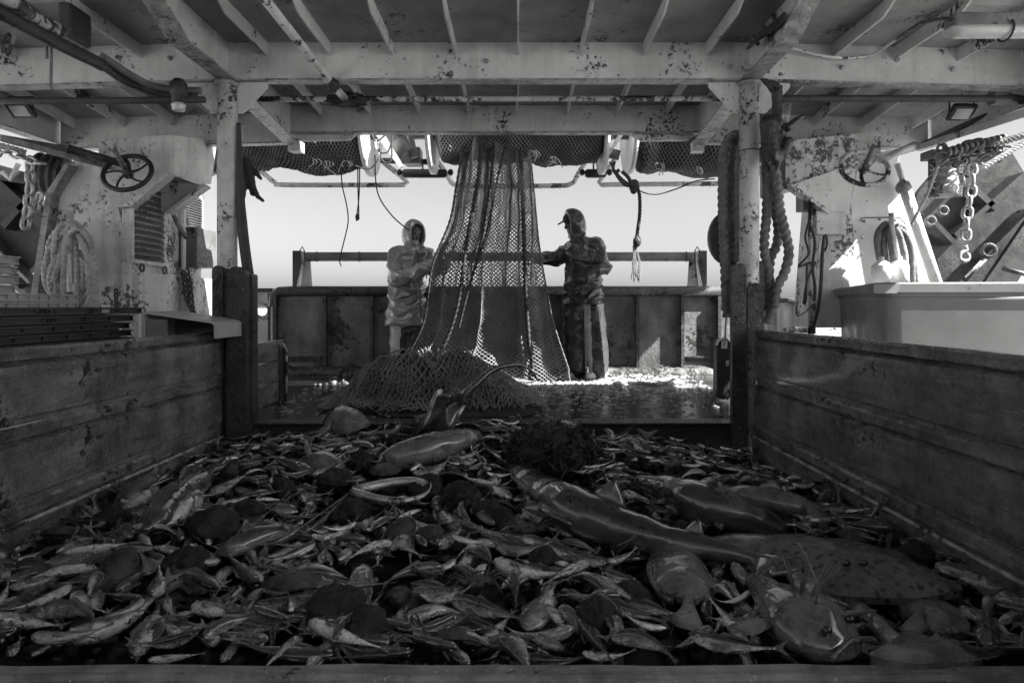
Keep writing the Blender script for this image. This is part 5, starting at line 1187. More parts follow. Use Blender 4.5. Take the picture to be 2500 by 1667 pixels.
ADJ = {'mackerel': 'slim silver fish', 'herring': 'plump silver fish', 'bream': 'deep bodied grey fish', 'whiting': 'soft grey fish', 'gurnard': 'big headed dark fish', 'eel': 'thin dark eel'}
BND = [['straight', 'curved', 'bent', 'slightly arched', 'strongly bent'], ['curled', 'twisted', 'tightly curled', 'snaking', 'wavy']]
REC = []
def place(kind, bi, p0, rot, s, near):
    nm = 'eel' if kind == 'eel' else 'fish'
    if near:
        key = (kind, bi)
        if key not in TM: TM[key] = meshes_of([t_ for t_ in TEMPL if t_[0] == kind and t_[1] == bi][0][2])
        t = thing(nm, None, 'fish' if nm == 'fish' else 'eel', p0); t.rotation_mode = 'QUATERNION'; t.rotation_quaternion = rot; t.scale = (s, s, s)
        last = {}
        for n_, me, mt in TM[key]:
            o = bpy.data.objects.new(n_, me); link(o); o.parent = last['eye'] if n_ == 'pupil' else t
            last[n_] = o
    else:
        key = (kind, bi, 'one')
        if key not in TM:
            m_ = MB(); idx = []; parts_ = [t_ for t_ in TEMPL if t_[0] == kind and t_[1] == bi][0][2]; mats = []
            for n_, q_, mt in parts_:
                if n_ in ('pupil',): continue
                if mt not in mats: mats.append(mt)
                m_.add(q_.v, q_.f, True, q_.a); m_.sm[-len(q_.sm):] = q_.sm; idx += [mats.index(mt)]*len(q_.f)
            me = m_.mesh('fish', None)
            for mt in mats: me.materials.append(M[mt])
            me.polygons.foreach_set('material_index', idx[:len(me.polygons)]); TM[key] = me
        t = bpy.data.objects.new(nm, TM[key]); link(t); t.location = p0; t.rotation_mode = 'QUATERNION'; t.rotation_quaternion = rot; t.scale = (s, s, s); t['category'] = 'fish' if nm == 'fish' else 'eel'
    ppx = CX+F*p0.x/p0.y; ppy = HY-F*p0.z/p0.y
    REC.append((t, kind, bi, ppx, ppy)); return t
def frame(dirv, roll, nrm):
    X = Vector(dirv).normalized(); N_ = Vector(nrm).normalized(); N_ = (N_-X*N_.dot(X)).normalized()
    # roll 0: upright; roll 90: lying on its side
    Zf = (Quaternion(X, roll) @ N_); Y = Zf.cross(X)
    return Matrix((X, Y, Zf)).transposed().to_quaternion()
def pnorm(x, y):
    e = .06; return Vector((-(pz(x+e, y)-pz(x-e, y))/(2*e), -(pz(x, y+e)-pz(x, y-e))/(2*e), 1)).normalized()
occ = []
def fish_at(kind, head, tail, roll=80, bi=None, lift=0.02, lab=None):
    """a fish whose snout and tail lie at those two places of the photograph"""
    a = hit(head[0], head[1], lift); b = hit(tail[0], tail[1], lift); L_ = (a-b).length; s = L_/1.15
    c = b+(a-b)*0.63
    t = place(kind, bi if bi is not None else 0, c, frame(a-b, radians(roll), pnorm(c.x, c.y)), s, True)
    if lab: t['label'] = lab
    for f_ in (.15, .5, .85): q_ = b+(a-b)*f_; occ.append((q_.x, q_.y, s*.13))
    return t
# hand-placed fish, as they lie in the photograph (snout, tail)
HAND = [('mackerel', (300, 1255), (395, 1132), 80, 0), ('herring', (365, 1300), (515, 1165), 85, 0), ('mackerel', (640, 1430), (548, 1360), 75, 1), ('mackerel', (155, 1580), (440, 1440), 80, 1), ('mackerel', (190, 1570), (280, 1500), 100, 1), ('herring', (880, 1385), (905, 1520), 60, 0),
 ('herring', (945, 1320), (915, 1390), 70, 0), ('herring', (1165, 1580), (1262, 1490), 95, 0), ('bream', (1285, 1540), (1362, 1420), 80, 0), ('mackerel', (1205, 1378), (1410, 1430), 85, 1), ('mackerel', (1290, 1325), (1450, 1385), 85, 1), ('herring', (1415, 1400), (1545, 1430), 90, 0),
 ('gurnard', (1252, 1400), (1262, 1490), 20, 0), ('whiting', (1370, 1490), (1505, 1590), 70, 1), ('eel', (1430, 1350), (1650, 1530), 60, 1), ('herring', (1850, 1515), (1935, 1610), 85, 0), ('whiting', (1735, 1540), (1620, 1610), 70, 1), ('herring', (1790, 1500), (1730, 1560), 80, 0),
 ('gurnard', (2415, 1590), (2412, 1460), 15, 0), ('whiting', (20, 1440), (190, 1400), 70, 1), ('mackerel', (430, 1510), (560, 1470), 90, 1), ('mackerel', (330, 1600), (400, 1460), 90, 0), ('herring', (520, 1480), (410, 1530), 85, 1), ('mackerel', (590, 1440), (500, 1540), 70, 0), ('gurnard', (605, 1525), (590, 1470), 40, 0),
 ('mackerel', (830, 1560), (690, 1535), 80, 1), ('whiting', (540, 1615), (612, 1530), 60, 0), ('herring', (20, 1600), (55, 1555), 70, 0), ('mackerel', (75, 1600), (150, 1560), 85, 0), ('mackerel', (360, 1612), (505, 1596), 85, 0), ('gurnard', (670, 1505), (660, 1605), 30, 0), ('whiting', (760, 1160), (650, 1110), 60, 0),
 ('bream', (1010, 1165), (1110, 1130), 85, 1), ('herring', (1100, 1120), (1190, 1105), 80, 1), ('whiting', (800, 1215), (655, 1235), 60, 2), ('mackerel', (770, 1290), (640, 1300), 80, 2), ('bream', (640, 1210), (600, 1195), 60, 0), ('gurnard', (770, 1240), (700, 1300), 20, 1), ('whiting', (510, 1210), (620, 1150), 60, 0),
 ('herring', (1010, 1590), (800, 1610), 85, 0), ('mackerel', (1215, 1600), (1330, 1605), 85, 1), ('mackerel', (1030, 1380), (960, 1400), 60, 2), ('herring', (1420, 1600), (1560, 1606), 85, 1), ('mackerel', (1290, 1260), (1200, 1310), 85, 0), ('whiting', (1640, 1330), (1500, 1300), 80, 0), ('mackerel', (1400, 1100), (1490, 1125), 80, 0),
 ('gurnard', (2030, 1210), (1980, 1240), 20, 0), ('herring', (1520, 1200), (1600, 1235), 80, 0), ('mackerel', (1700, 1210), (1830, 1150), 85, 0), ('herring', (2340, 1480), (2490, 1560), 80, 0), ('bream', (2260, 1390), (2330, 1400), 80, 0), ('mackerel', (900, 1330), (870, 1300), 60, 0), ('whiting', (1060, 1340), (1140, 1290), 60, 1), ('herring', (200, 1300), (320, 1270), 60, 0)]
rnd = random.Random(21)
for k_, h_, t_, r_, b_ in HAND: fish_at(k_, h_, t_, r_+rnd.uniform(-12, 12), b_)
# ---- the big animals
def loftfish(name, pts, rads, mt, label, cat, fins=(), flat=1.0, n=20, upv=(0, 0, 1), dshift=0.0, step=0.03):
    """pts: centre line; rads: (half width, half height) at each point"""
    t = thing(name, label, cat, Vector(pts[0])); cl = spline([Vector((p_.x, p_.y, p_.z)) for p_ in pts], step); m = len(pts)-1; N_ = len(cl); rings = []; at = []
    # spline rads uniformly by segment fraction
    seg = []
    for i in range(m):
        k = max(1, int((pts[i+1]-pts[i]).length/step+.5)); seg += [i+j/k for j in range(k)]
    seg.append(m)
    fr = []
    for i, p_ in enumerate(cl):
        u = seg[i]; a = int(min(u, m-1)); f_ = u-a; f_ = f_*f_*(3-2*f_); rw = rads[a][0]+(rads[a+1][0]-rads[a][0])*f_; rh = rads[a][1]+(rads[a+1][1]-rads[a][1])*f_
        tn = (cl[min(i+1, N_-1)]-cl[max(i-1, 0)]).normalized(); U = Vector(upv); U = (U-tn*U.dot(tn)).normalized(); S = tn.cross(U); fr.append((p_, tn, U, S, rw, rh))
        rg = []
        for k in range(n):
            th = 2*pi*k/n; q_ = 1+.10*noise.noise(Vector((p_.x*14, p_.y*14, th*1.2)))+.05*noise.noise(Vector((p_.x*40, p_.y*40, cos(th)*3))); rg.append(p_+S*cos(th)*rw*q_+U*sin(th)*rh*q_); at.append(sin(th)+dshift)
        rings.append(rg)
    part(MB().loft(rings, True, True, True, at), 'body', M[mt], t)
    def pt(u, s, h):    # u: 0..m along, s/h in multiples of the radii... absolute offsets
        i = min(range(N_), key=lambda q_: abs(seg[q_]-u)); p_, tn, U, S, rw, rh = fr[i]; return p_+S*s+U*h
    for fn_, poly, thv in fins:
        pl = [pt(*q_) for q_ in poly]; part(finplate(pl, Vector(thv)), fn_, M[mt], t)
    return t, pt
def finplate(pl, th):
    """a fin with a rounded, thickened root: outline subdivided and inflated"""
    bm = bmesh.new(); c = sum(pl, Vector())/len(pl); n = len(pl); m_ = MB()
    fine = []
    for i in range(n):
        for k in range(4):
            fine.append(pl[i].lerp(pl[(i+1) % n], k/4))
    # smooth outline once
    N_ = len(fine); fine = [(fine[i-1]+fine[i]*2+fine[(i+1) % N_])/4 for i in range(N_)]
    vs = fine+[c.lerp(p_, .6)+th*.5 for p_ in fine]+[c.lerp(p_, .6)-th*.5 for p_ in fine]+[c+th*.6, c-th*.6]
    fs = []
    for i in range(N_):
        j = (i+1) % N_
        fs += [(i, j, N_+j, N_+i), (j, i, 2*N_+i, 2*N_+j), (N_+i, N_+j, 3*N_), (2*N_+j, 2*N_+i, 3*N_+1)]
    bm.free(); m_.add(vs, fs, True, [0.2]*len(vs)); return m_
def H(px, py, lift): return hit(px, py, lift)
# long shark, head under the ball of weed, tail to the lower right
sp = [H(1262, 1135, .03), H(1300, 1180, .07), H(1400, 1245, .09), H(1520, 1290, .085), H(1640, 1322, .07), H(1760, 1345, .055), H(1850, 1368, .05), H(1925, 1385, .06)]
t, pt = loftfish('shark', sp, [(.05, .03), (.085, .065), (.105, .09), (.09, .075), (.062, .052), (.042, .036), (.026, .024), (.012, .02)], 'shark', 'long dark smooth shark lying aslant across the right half of the heap', 'shark',
    [('dorsal_fin', [(2.2, -.02, .07), (2.5, -.03, .18), (2.75, -.03, .14), (3.0, -.02, .06)], (0.01, .012, 0)), ('dorsal_fin', [(4.2, 0, .04), (4.55, 0, .10), (4.75, 0, .03)], (.006, .008, 0)),
     ('pectoral_fin', [(1.6, .06, .0), (2.0, .16, -.03), (2.4, .17, -.04), (2.2, .07, -.02)], (0, 0, .01))], upv=(0.25, .25, 1))
a = sp[-1]
tl = [H(1840, 1345, .06), H(1880, 1352, .07), H(1960, 1356, .08), H(1990, 1375, .07), H(1975, 1390, .06), H(1930, 1402, .05), H(1870, 1412, .03), H(1838, 1428, .03), H(1825, 1400, .04)]
part(finplate(tl, Vector((0.0, .012, .02))), 'tail_fin', M['shark'], t)
# second shark: head at left with its eye towards us
sp = [H(1553, 1168, .07), H(1580, 1178, .075), H(1640, 1198, .075), H(1700, 1225, .08), H(1770, 1245, .075), H(1850, 1270, .06), H(1920, 1300, .03)]
t, pt = loftfish('shark', sp, [(.012, .012), (.05, .035), (.08, .062), (.09, .085), (.09, .082), (.07, .06), (.03, .03)], 'shark', 'grey shark facing left with its round eye showing, behind the long dark shark', 'shark',
    [('pectoral_fin', [(2.1, -.05, -.02), (2.3, -.11, -.10), (2.7, -.09, -.11), (2.7, -.05, -.03)], (0, .012, 0)), ('dorsal_fin', [(3.2, 0, .07), (3.5, 0, .14), (3.8, 0, .06)], (.01, .01, 0))], upv=(0, .15, 1))
e = pt(1.15, 0, .0)
i_ = P(1610, 1191, 1); 
def on_front(px, py, base):     # point on the near side of an animal
    return P(px, py, base)
ey = pt(1.35, -.062, .022)
for q_ in (MB().ell(ey, (.017, .012, .013), 12, 8),): part(q_, 'eye', M['iris'], t)
part(MB().ell(ey+Vector((0, -.007, .001)), (.009, .008, .008), 10, 6), 'pupil', M['eye'], t)
m_ = MB()
for k in range(5):
    p_ = [pt(2.02+.06*k, -.083, h_) for h_ in (.02, -.005, -.03)]; m_.tube(p_, .0022, 5)
part(m_, 'gill_slits', M['eye'], t)
mo = MB().tube([pt(.75, -.045, -.016), pt(1.0, -.052, -.022), pt(1.25, -.060, -.03), pt(1.45, -.066, -.034)], .003, 5); part(mo, 'mouth', M['eye'], t)
# third, smaller shark behind with pale fins
sp = [H(1760, 1205, .04), H(1830, 1210, .055), H(1920, 1228, .055), H(1990, 1250, .04), H(2010, 1290, .02)]
t, pt = loftfish('shark', sp, [(.02, .02), (.06, .045), (.065, .05), (.04, .03), (.012, .012)], 'palefish', 'small pale shark with folded fins between the sharks and the right plank wall', 'shark',
    [('dorsal_fin', [(1.2, 0, .04), (1.6, -.01, .09), (2.0, 0, .04)], (.008, .008, 0)), ('pectoral_fin', [(2.6, -.03, 0), (2.9, -.06, -.07), (3.3, -.05, -.08), (3.2, -.02, 0)], (0, .01, 0))])
# shark lying on its side with a pale belly, under the raised ray
sp = [H(935, 1120, .02), H(980, 1115, .05), H(1050, 1095, .07), H(1120, 1075, .065), H(1165, 1062, .04)]
t, pt = loftfish('shark', sp, [(.04, .035), (.08, .075), (.09, .085), (.08, .065), (.03, .03)], 'palefish', 'thick fish with a pale belly and a dark blotch, lying under the raised ray', 'fish', [('pelvic_fin', [(2.1, -.06, -.03), (2.3, -.10, .05), (2.5, -.07, -.03)], (0.01, 0, 0))], dshift=-.3)
# ray standing on edge, wing up, with a whip tail arching to the right
t = thing('ray', 'dark ray standing on edge at the back, its whip tail arching right', 'ray', P(1050, 1060, 4.15))
pl = [(1012, 1070), (1022, 1040), (1040, 1008), (1052, 975), (1062, 955), (1080, 948), (1094, 955), (1102, 966), (1112, 956), (1130, 948), (1146, 950), (1150, 965), (1140, 985), (1126, 1010), (1112, 1040), (1100, 1068), (1060, 1080)]
part(finplate([P(a_, b_, 4.12+0.10*sin(a_*.05)) for a_, b_ in pl], Vector((0.02, .05, 0))), 'wing', M['darkfish'], t)
part(MB().tube(spline(ppath([(1130, 985, 4.12), (1142, 960, 4.12), (1165, 935, 4.14), (1200, 905, 4.2), (1240, 892, 4.25), (1275, 893, 4.3), (1300, 908, 4.33), (1314, 932, 4.35)]), .02), lambda t_: .022*(1-t_)+.005, 10), 'tail', M['darkfish'], t)
part(finplate(ppath([(1262, 896, 4.28), (1270, 902, 4.28), (1288, 900, 4.3), (1282, 894, 4.3)]), Vector((0, .008, 0))), 'tail_fin', M['darkfish'], t)
part(finplate(ppath([(1290, 908, 4.32), (1300, 915, 4.32), (1308, 912, 4.33), (1300, 906, 4.33)]), Vector((0, .006, 0))), 'tail_fin', M['darkfish'], t)
# spotted skate, draped over the heap
def drape(name, pl, mt, label, cat, thick=.035, lift=.05, parts_=None):
    t = thing(name, label, cat, H(sum(p_[0] for p_ in pl)/len(pl), sum(p_[1] for p_ in pl)/len(pl), 0))
    pts = [H(a_, b_, lift) for a_, b_ in pl]; n = len(pts); fine = []
    for i in range(n):
        p0, p1, p2, p3 = pts[i-1], pts[i], pts[(i+1) % n], pts[(i+2) % n]
        for k in range(5):
            u = k/5; fine.append(0.5*((2*p1)+(p2-p0)*u+(2*p0-5*p1+4*p2-p3)*u*u+(3*p1-p0-3*p2+p3)*u**3))
    c = sum(fine, Vector())/len(fine); N_ = len(fine); R_ = 12; vs = []; 
    for r_ in range(R_+1):
        f_ = 1-r_/R_
        for p_ in fine:
            q_ = c.lerp(p_, f_*0.999+.001); up_ = thick*(1-f_**2.2)+.012*noise.noise(Vector((q_.x*9, q_.y*9, 2)))
            vs.append(Vector((q_.x, q_.y, max(q_.z*.3+(pz(q_.x, q_.y)+lift)*.7, pz(q_.x, q_.y)+lift*.5)+up_)))
    fs = [(r_*N_+i, r_*N_+(i+1) % N_, (r_+1)*N_+(i+1) % N_, (r_+1)*N_+i) for r_ in range(R_) for i in range(N_)]
    m_ = MB().add(vs, fs, True, [0.1]*len(vs)); low = [Vector((v.x, v.y, v.z-.02)) for v in vs[:N_]]
    m_.add(vs[:N_]+low, [((i+1) % N_, i, N_+i, N_+(i+1) % N_) for i in range(N_)], True)
    part(m_, 'body', M[mt], t); return t, c
t, c = drape('skate', [(1740, 1310), (1850, 1305), (1960, 1312), (2080, 1330), (2200, 1352), (2290, 1405), (2350, 1440), (2300, 1452), (2180, 1462), (2090, 1458), (2010, 1440), (1985, 1405), (1930, 1375), (1830, 1350)], 'skate', 'broad dark skate with small spots lying flat at the right', 'skate', .05, .06)
for px, py in ((2066, 1374), (2108, 1373)):
    p_ = H(px, py, .125); part(MB().ell(p_, (.014, .012, .011), 12, 8), 'eye', M['eye'], t)
t, c = drape('flatfish', [(1590, 1345), (1630, 1332), (1680, 1345), (1720, 1375), (1745, 1415), (1740, 1445), (1700, 1460), (1680, 1462), (1640, 1452), (1605, 1420), (1592, 1380)], 'palefish', 'pale mottled flatfish with a fan tail hanging down, below the long shark', 'flatfish', .035, .035)
part(finplate([H(a_, b_, .04) for a_, b_ in ((1670, 1445), (1692, 1445), (1695, 1475), (1715, 1520), (1718, 1538), (1690, 1540), (1650, 1528), (1632, 1510), (1665, 1480))], Vector((0, 0, .02))), 'tail_fin', M['fin'], t)
for pl in ([(1590, 1350), (1575, 1385), (1588, 1425), (1610, 1450), (1615, 1430), (1598, 1390)], [(1745, 1400), (1758, 1425), (1745, 1455), (1715, 1470), (1735, 1440)]):
    part(finplate([H(a_, b_, .03) for a_, b_ in pl], Vector((0, 0, .012))), 'side_fin', M['fin'], t)
t, c = drape('ray', [(2125, 1605), (2135, 1580), (2160, 1560), (2190, 1545), (2230, 1548), (2290, 1565), (2350, 1590), (2400, 1612), (2300, 1618), (2200, 1618)], 'palefish', 'pale smooth ray with a pinched tail at the lower right, against the front plank', 'ray', .028, .035)
part(MB().tube([H(2190, 1570, .05), H(2165, 1548, .06), H(2135, 1520, .055), H(2110, 1500, .045), H(2090, 1490, .03)], lambda t_: .02+.010*t_, 12), 'tail', M['palefish'], t)
t, c = drape('flatfish', [(2190, 1470), (2240, 1460), (2300, 1470), (2350, 1495), (2370, 1530), (2330, 1545), (2270, 1540), (2220, 1515)], 'flat', 'dark flatfish with its tail towards us, above the pale ray at the lower right', 'flatfish', .03, .03)
part(finplate([H(a_, b_, .05) for a_, b_ in ((2240, 1478), (2262, 1480), (2255, 1505), (2270, 1535), (2240, 1550), (2200, 1545), (2195, 1530), (2228, 1502))], Vector((0, 0, .018))), 'tail_fin', M['fin'], t)
# big spiny fish
sp = [H(2085, 1590, .05), H(2040, 1570, .06), H(1985, 1530, .075), H(1930, 1490, .07), H(1880, 1450, .05), H(1835, 1415, .03)]
t, pt = loftfish('anglerfish', sp, [(.03, .015), (.10, .045), (.115, .065), (.085, .06), (.05, .04), (.02, .02)], 'flat', 'big spiny anglerfish with a broad head towards the front plank', 'fish')
m_ = MB(); 
for k in range(8):
    p0 = pt(2.2+.12*k, .01, .055); m_.tube([p0, p0+Vector((.01-.008*(k-4), 0, .05)), p0+Vector((.012-.016*(k-4), -.01, .085+.02*sin(k)))], lambda t_: .0035*(1-t_)+.0008, 5)
part(m_, 'spines', M['fin'], t)
part(MB().tube([pt(2.1, .0, .06), pt(2.1, .0, .11), pt(2.3, .0, .17), pt(2.45, -.02, .20)], .0035, 6), 'lure_stalk', M['fin'], t)
part(MB().tube(spline([pt(.25, .085, .005), pt(.12, .03, .022), pt(.12, -.03, .022), pt(.25, -.085, .005)], .01), .007, 8), 'lip', M['flat'], t)
for s_ in (-1, 1): part(MB().ell(pt(1.0, s_*.05, .05), (.012, .012, .010), 10, 6), 'eye', M['eye'], t)
for s_ in (-1, 1): part(finplate([pt(2.2, s_*.08, 0), pt(1.9, s_*.19, .01), pt(2.3, s_*.22, .01), pt(2.7, s_*.14, .0), pt(2.6, s_*.07, 0)], Vector((0, 0, .014))), 'pectoral_fin', M['fin'], t)
# big dark fish at left
sp = [H(352, 1298, .04), H(385, 1262, .06), H(430, 1215, .07), H(480, 1180, .07), H(515, 1150, .045), H(560, 1118, .03)]
t, pt = loftfish('hake', sp, [(.012, .012), (.05, .045), (.07, .07), (.06, .055), (.03, .03), (.012, .018)], 'darkfish', 'big dark fish lying aslant near the left plank wall, tail up to the right', 'fish', [('dorsal_fin', [(2, 0, .05), (2.3, 0, .12), (3.2, 0, .09), (3.6, 0, .03)], (.006, .006, 0))])
for s_ in (-1, 1): part(MB().ell(pt(.9, s_*.036, .018), (.011, .011, .011), 10, 6), 'eye', M['iris'], t)
# dogfish with a spotted flank in the left middle
sp = [H(530, 1350, .04), H(570, 1335, .06), H(620, 1315, .06), H(680, 1300, .05), H(735, 1285, .03)]
t, pt = loftfish('dogfish', sp, [(.015, .015), (.045, .035), (.05, .042), (.03, .03), (.01, .01)], 'grey', 'spotted dogfish with its fin raised, left of the round sponges', 'fish', [('pectoral_fin', [(.8, -.03, -.01), (1.0, -.08, -.06), (1.5, -.08, -.05), (1.5, -.03, -.01)], (0, .008, .004)), ('dorsal_fin', [(1.3, 0, .03), (1.5, 0, .09), (1.9, 0, .035)], (.006, .006, 0))])
# coiled eel ring
c0 = H(960, 1215, .05); m_ = MB(); pts = []
for k in range(34):
    a_ = radians(40+k*10.2); pts.append(c0+Vector((.165*cos(a_), .165*sin(a_)*1.05, .02+.012*sin(a_*2)+.0008*k)))
t = thing('eel', 'silvery eel coiled into an open ring among the round sponges', 'eel', c0)
part(m_.tube(pts, lambda t_: .028*sin(pi*min(1, t_*1.0+.08))**.5*(1-.5*t_)+.003, 12), 'body', M['silver'], t)
# blob fish near the sill with light spiny belly
t, c = drape('lumpfish', [(775, 1035), (780, 1010), (800, 995), (830, 992), (860, 998), (885, 1012), (905, 1030), (860, 1048), (800, 1045)], 'palefish', 'pale bristly round fish at the back left of the heap, beside the coaming', 'fish', .11, .06)
m_ = MB(); rnd = random.Random(9)
for k in range(46):
    a_ = k/45; p_ = H(785+110*a_, 1000+16*abs(a_-.4)*2, .09)+Vector((0, 0, .05)); m_.tube([p_, p_+Vector((rnd.uniform(-.02, .02), -.004, rnd.uniform(.015, .04)))], .0018, 4)
part(m_, 'spines', M['fin'], t)
t, c = drape('dogfish', [(735, 1125), (745, 1115), (790, 1112), (830, 1120), (845, 1135), (820, 1142), (760, 1140)], 'palefish', 'small pale belly up fish left of the dark sponge, back left of the heap', 'fish', .05, .05)
part(finplate([H(750, 1118, .08), H(742, 1095, .1), H(748, 1065, .13), H(756, 1090, .1), H(765, 1115, .08)], Vector((.004, .01, 0))), 'fin', M['darkfish'], t)
# upright tails and fins poking up
def uptail(px, py, h, w_, lab, mt='darkfish', lean=0):
    p_ = hit(px, py, .01); t = thing('fish_tail', lab, 'fish tail', p_)
    m_ = MB().tube([p_-Vector((0, 0, .03)), p_+Vector((lean*.3*h, 0, h*.45)), p_+Vector((lean*.6*h, 0, h*.6))], lambda t_: w_*.30*(1-.6*t_), 10, flat=.6); part(m_, 'stem', M[mt], t)
    b0 = p_+Vector((lean*.6*h, 0, h*.55))
    part(finplate([b0+Vector((-.15*w_, 0, 0)), b0+Vector((-.75*w_+lean*h*.3, 0, h*.45)), b0+Vector((lean*h*.2, 0, h*.25)), b0+Vector((.75*w_+lean*h*.3, 0, h*.40)), b0+Vector((.15*w_, 0, 0))], Vector((0, .008, 0))), 'tail_fin', M['fin'], t)
uptail(1575, 1115, .17, .09, 'fish tail standing up against the dark coaming, right of the ball of weed', 'palefish', .1)
uptail(757, 1110, .12, .05, 'thin fish tail standing up left of the raised ray')
uptail(2128, 1270, .11, .06, 'fish tail curving up by the right plank wall, behind the skate', 'darkfish', .7)
uptail(1660, 1150, .10, .04, 'narrow fin standing up behind the sharks'); uptail(1640, 1145, .08, .03, 'short narrow fin standing up behind the sharks, left of the narrow one')
uptail(1840, 1190, .08, .05, 'split fish tail standing up near the foot of the right post'); uptail(1020, 1030, .05, .06, 'small frayed tail left of the foot of the raised ray', 'fin', -.3)
uptail(2410, 1500, .09, .08, 'fish tail standing up at the lower right beside the plank wall', 'grey', .1)
uptail(1290, 1050, .05, .05, 'small tail poking up just left of the ball of weed', 'fin', .4); uptail(1820, 1105, .07, .05, 'dark tail fin against the foot of the right post', 'darkfish', .6)
# ball of weed
t = thing('weed_ball', 'big ball of dark tangled weed in front of the coaming', 'weed', H(1350, 1130, 0))
c0 = H(1350, 1125, .06)+Vector((0, .05, .02)); m_ = MB()
part(MB().ell(c0, (.23, .17, .15), 30, 20, f=lambda d_: 1+.28*noise.noise(d_*9)+.15*noise.noise(d_*22)), 'core', M['urchin'], t)
rnd = random.Random(17)
for k in range(560):
    a_ = rnd.uniform(0, 2*pi); b_ = rnd.uniform(-.2, 1); s_ = sqrt(max(0, 1-b_*b_)); dv = Vector((s_*cos(a_)*.23, s_*sin(a_)*.17, b_*.15)); p_ = c0+dv*rnd.uniform(.85, 1.06); tt = Vector((rnd.gauss(0, 1), rnd.gauss(0, 1), rnd.gauss(0, 1))).normalized()*.045; nn = dv.normalized()*.012
    m_.tube(spline([p_-tt, p_+nn*rnd.uniform(.3, 1.6), p_+tt+Vector((rnd.uniform(-.02, .02), 0, rnd.uniform(-.02, .02)))], .02), rnd.uniform(.0025, .0055), 5, caps=False)
part(m_, 'fronds', M['weed'], t)
# sponges, urchins, whelks, scallops, crabs
def blob(px, py, r, lab, kind='sponge', sq=.8, lift=0.0):
    c0 = hit(px, py, r*.5+lift); sd_ = Vector((px*.01, py*.01, 0))
    if kind == 'shell':
        t = thing('scallop_shell', lab, 'shell', c0); rings = []
        for i in range(9):
            ph = pi/2*i/8; rings.append([c0+Matrix.Rotation(radians(-35+px % 50), 3, 'X') @ Vector(((r*sin(ph)*cos(a_)*(1+.05*cos(11*a_))), r*sin(ph)*sin(a_)*(1+.05*cos(11*a_)), r*.45*cos(ph)*(1))) for a_ in [2*pi*k/44 for k in range(44)]])
        part(MB().loft(rings), 'valve', M['shell'], t); return
    if kind == 'whelk':
        t = thing('sea_snail', lab, 'snail shell', c0); R_ = Matrix.Rotation(px*.7, 3, 'Z') @ Matrix.Rotation(.5, 3, 'Y'); m_ = MB(); m_.ell(c0, (r*1.35, r*.85, r*.8), 24, 22, rot=R_, f=lambda d_: 1+.05*sin(d_.x/r*22)); part(m_, 'shell', M['shell'], t); return
    m_ = MB().ell(c0, (r, r, r*sq), 44, 30, f=lambda d_: 1+.32*noise.noise(d_*(1.1/r)+sd_)+.14*noise.noise(d_*(3.5/r)+sd_)+.08*noise.noise(d_*(9/r))+.05*noise.noise(d_*(20/r)))
    if kind == 'urchin':
        t = thing('sea_urchin', lab, 'sea urchin', c0); part(m_, 'shell', M['urchin'], t); m_ = MB(); rr = random.Random(int(px))
        for k in range(260):
            a_ = rr.uniform(0, 2*pi); b_ = rr.uniform(-.1, 1); s_ = sqrt(max(0, 1-b_*b_)); dv = Vector((s_*cos(a_), s_*sin(a_), b_*sq)); m_.tube([c0+dv*r*.95, c0+dv*r*1.14+Vector((rr.uniform(-.004, .004), 0, 0))], .0016, 3, caps=False)
        part(m_, 'spines', M['weed'], t); return
    single(m_, 'sea_sponge', M['urchin'], lab, 'sponge')
for a_ in [(848, 1255, .085, 'large round dark sponge below left of the coiled eel ring'), (940, 1190, .05, 'dark sponge inside the coiled eel ring', 'urchin'), (1040, 1190, .075, 'round sponge just right of the coiled eel ring'), (1125, 1215, .08, 'shaggy round urchin left of the head of the long shark', 'urchin'),
    (880, 1135, .075, 'shaggy dark urchin at the back, left of the pale bellied fish', 'urchin'), (940, 1150, .08, 'dark scallop shell upright beside the shaggy urchin at the back', 'shell'), (815, 1175, .08, 'big cleft sponge above the large round one'), (1100, 1170, .07, 'dark scallop shell in front of the pale bellied fish', 'shell'),
    (270, 1275, .085, 'dark round sponge near the left plank wall'), (520, 1290, .09, 'large dark sponge right of the big dark fish'), (160, 1310, .085, 'ribbed shell by the left plank wall', 'shell'), (285, 1400, .07, 'ribbed sea snail shell in the left half, above the shoal', 'whelk'), (90, 1395, .05, 'striped sea snail shell at the far left', 'whelk'),
    (560, 1155, .05, 'banded sea snail shell below the left post', 'whelk'), (575, 1140, .04, 'small banded shell below the left post', 'whelk'), (975, 1300, .055, 'striped sea snail shell in the middle of the heap', 'whelk'), (1045, 1310, .05, 'smooth dark shell right of the striped snail shell', 'whelk'), (720, 1430, .09, 'wide dark scallop shell in the lower left middle', 'shell'),
    (1190, 1250, .06, 'dark sponge under the belly of the long shark'), (1225, 1265, .05, 'small dark sponge touching the long shark'), (1330, 1370, .055, 'dark sponge between two slim fish, right of the middle'), (2085, 1310, .06, 'curled dark shell at the upper edge of the skate', 'shell'), (2240, 1350, .05, 'dark round sponge by the right plank wall'),
    (2140, 1290, .045, 'plump pale mottled snail shell by the right plank wall', 'whelk'), (980, 1460, .04, 'pale curled snail shell in the muddy middle', 'whelk'), (820, 1480, .075, 'smooth dark sponge in the lower middle left'), (1110, 1560, .06, 'dark scallop shell near the middle of the front plank', 'shell'), (880, 1530, .07, 'dark sponge just above the front plank, left of the middle'),
    (320, 1345, .06, 'dark shell right of the ribbed shell', 'shell'), (690, 1190, .06, 'dark sponge in the back left, above the gurnards'), (610, 1250, .06, 'dark lumpy sponge in the left middle'), (450, 1380, .07, 'lumpy dark sponge above the shoal of slim fish'), (1460, 1500, .06, 'dark ragged sponge above the right part of the front plank'), (1530, 1460, .06, 'muddy sponge left of the pale flatfish')]: blob(*a_)
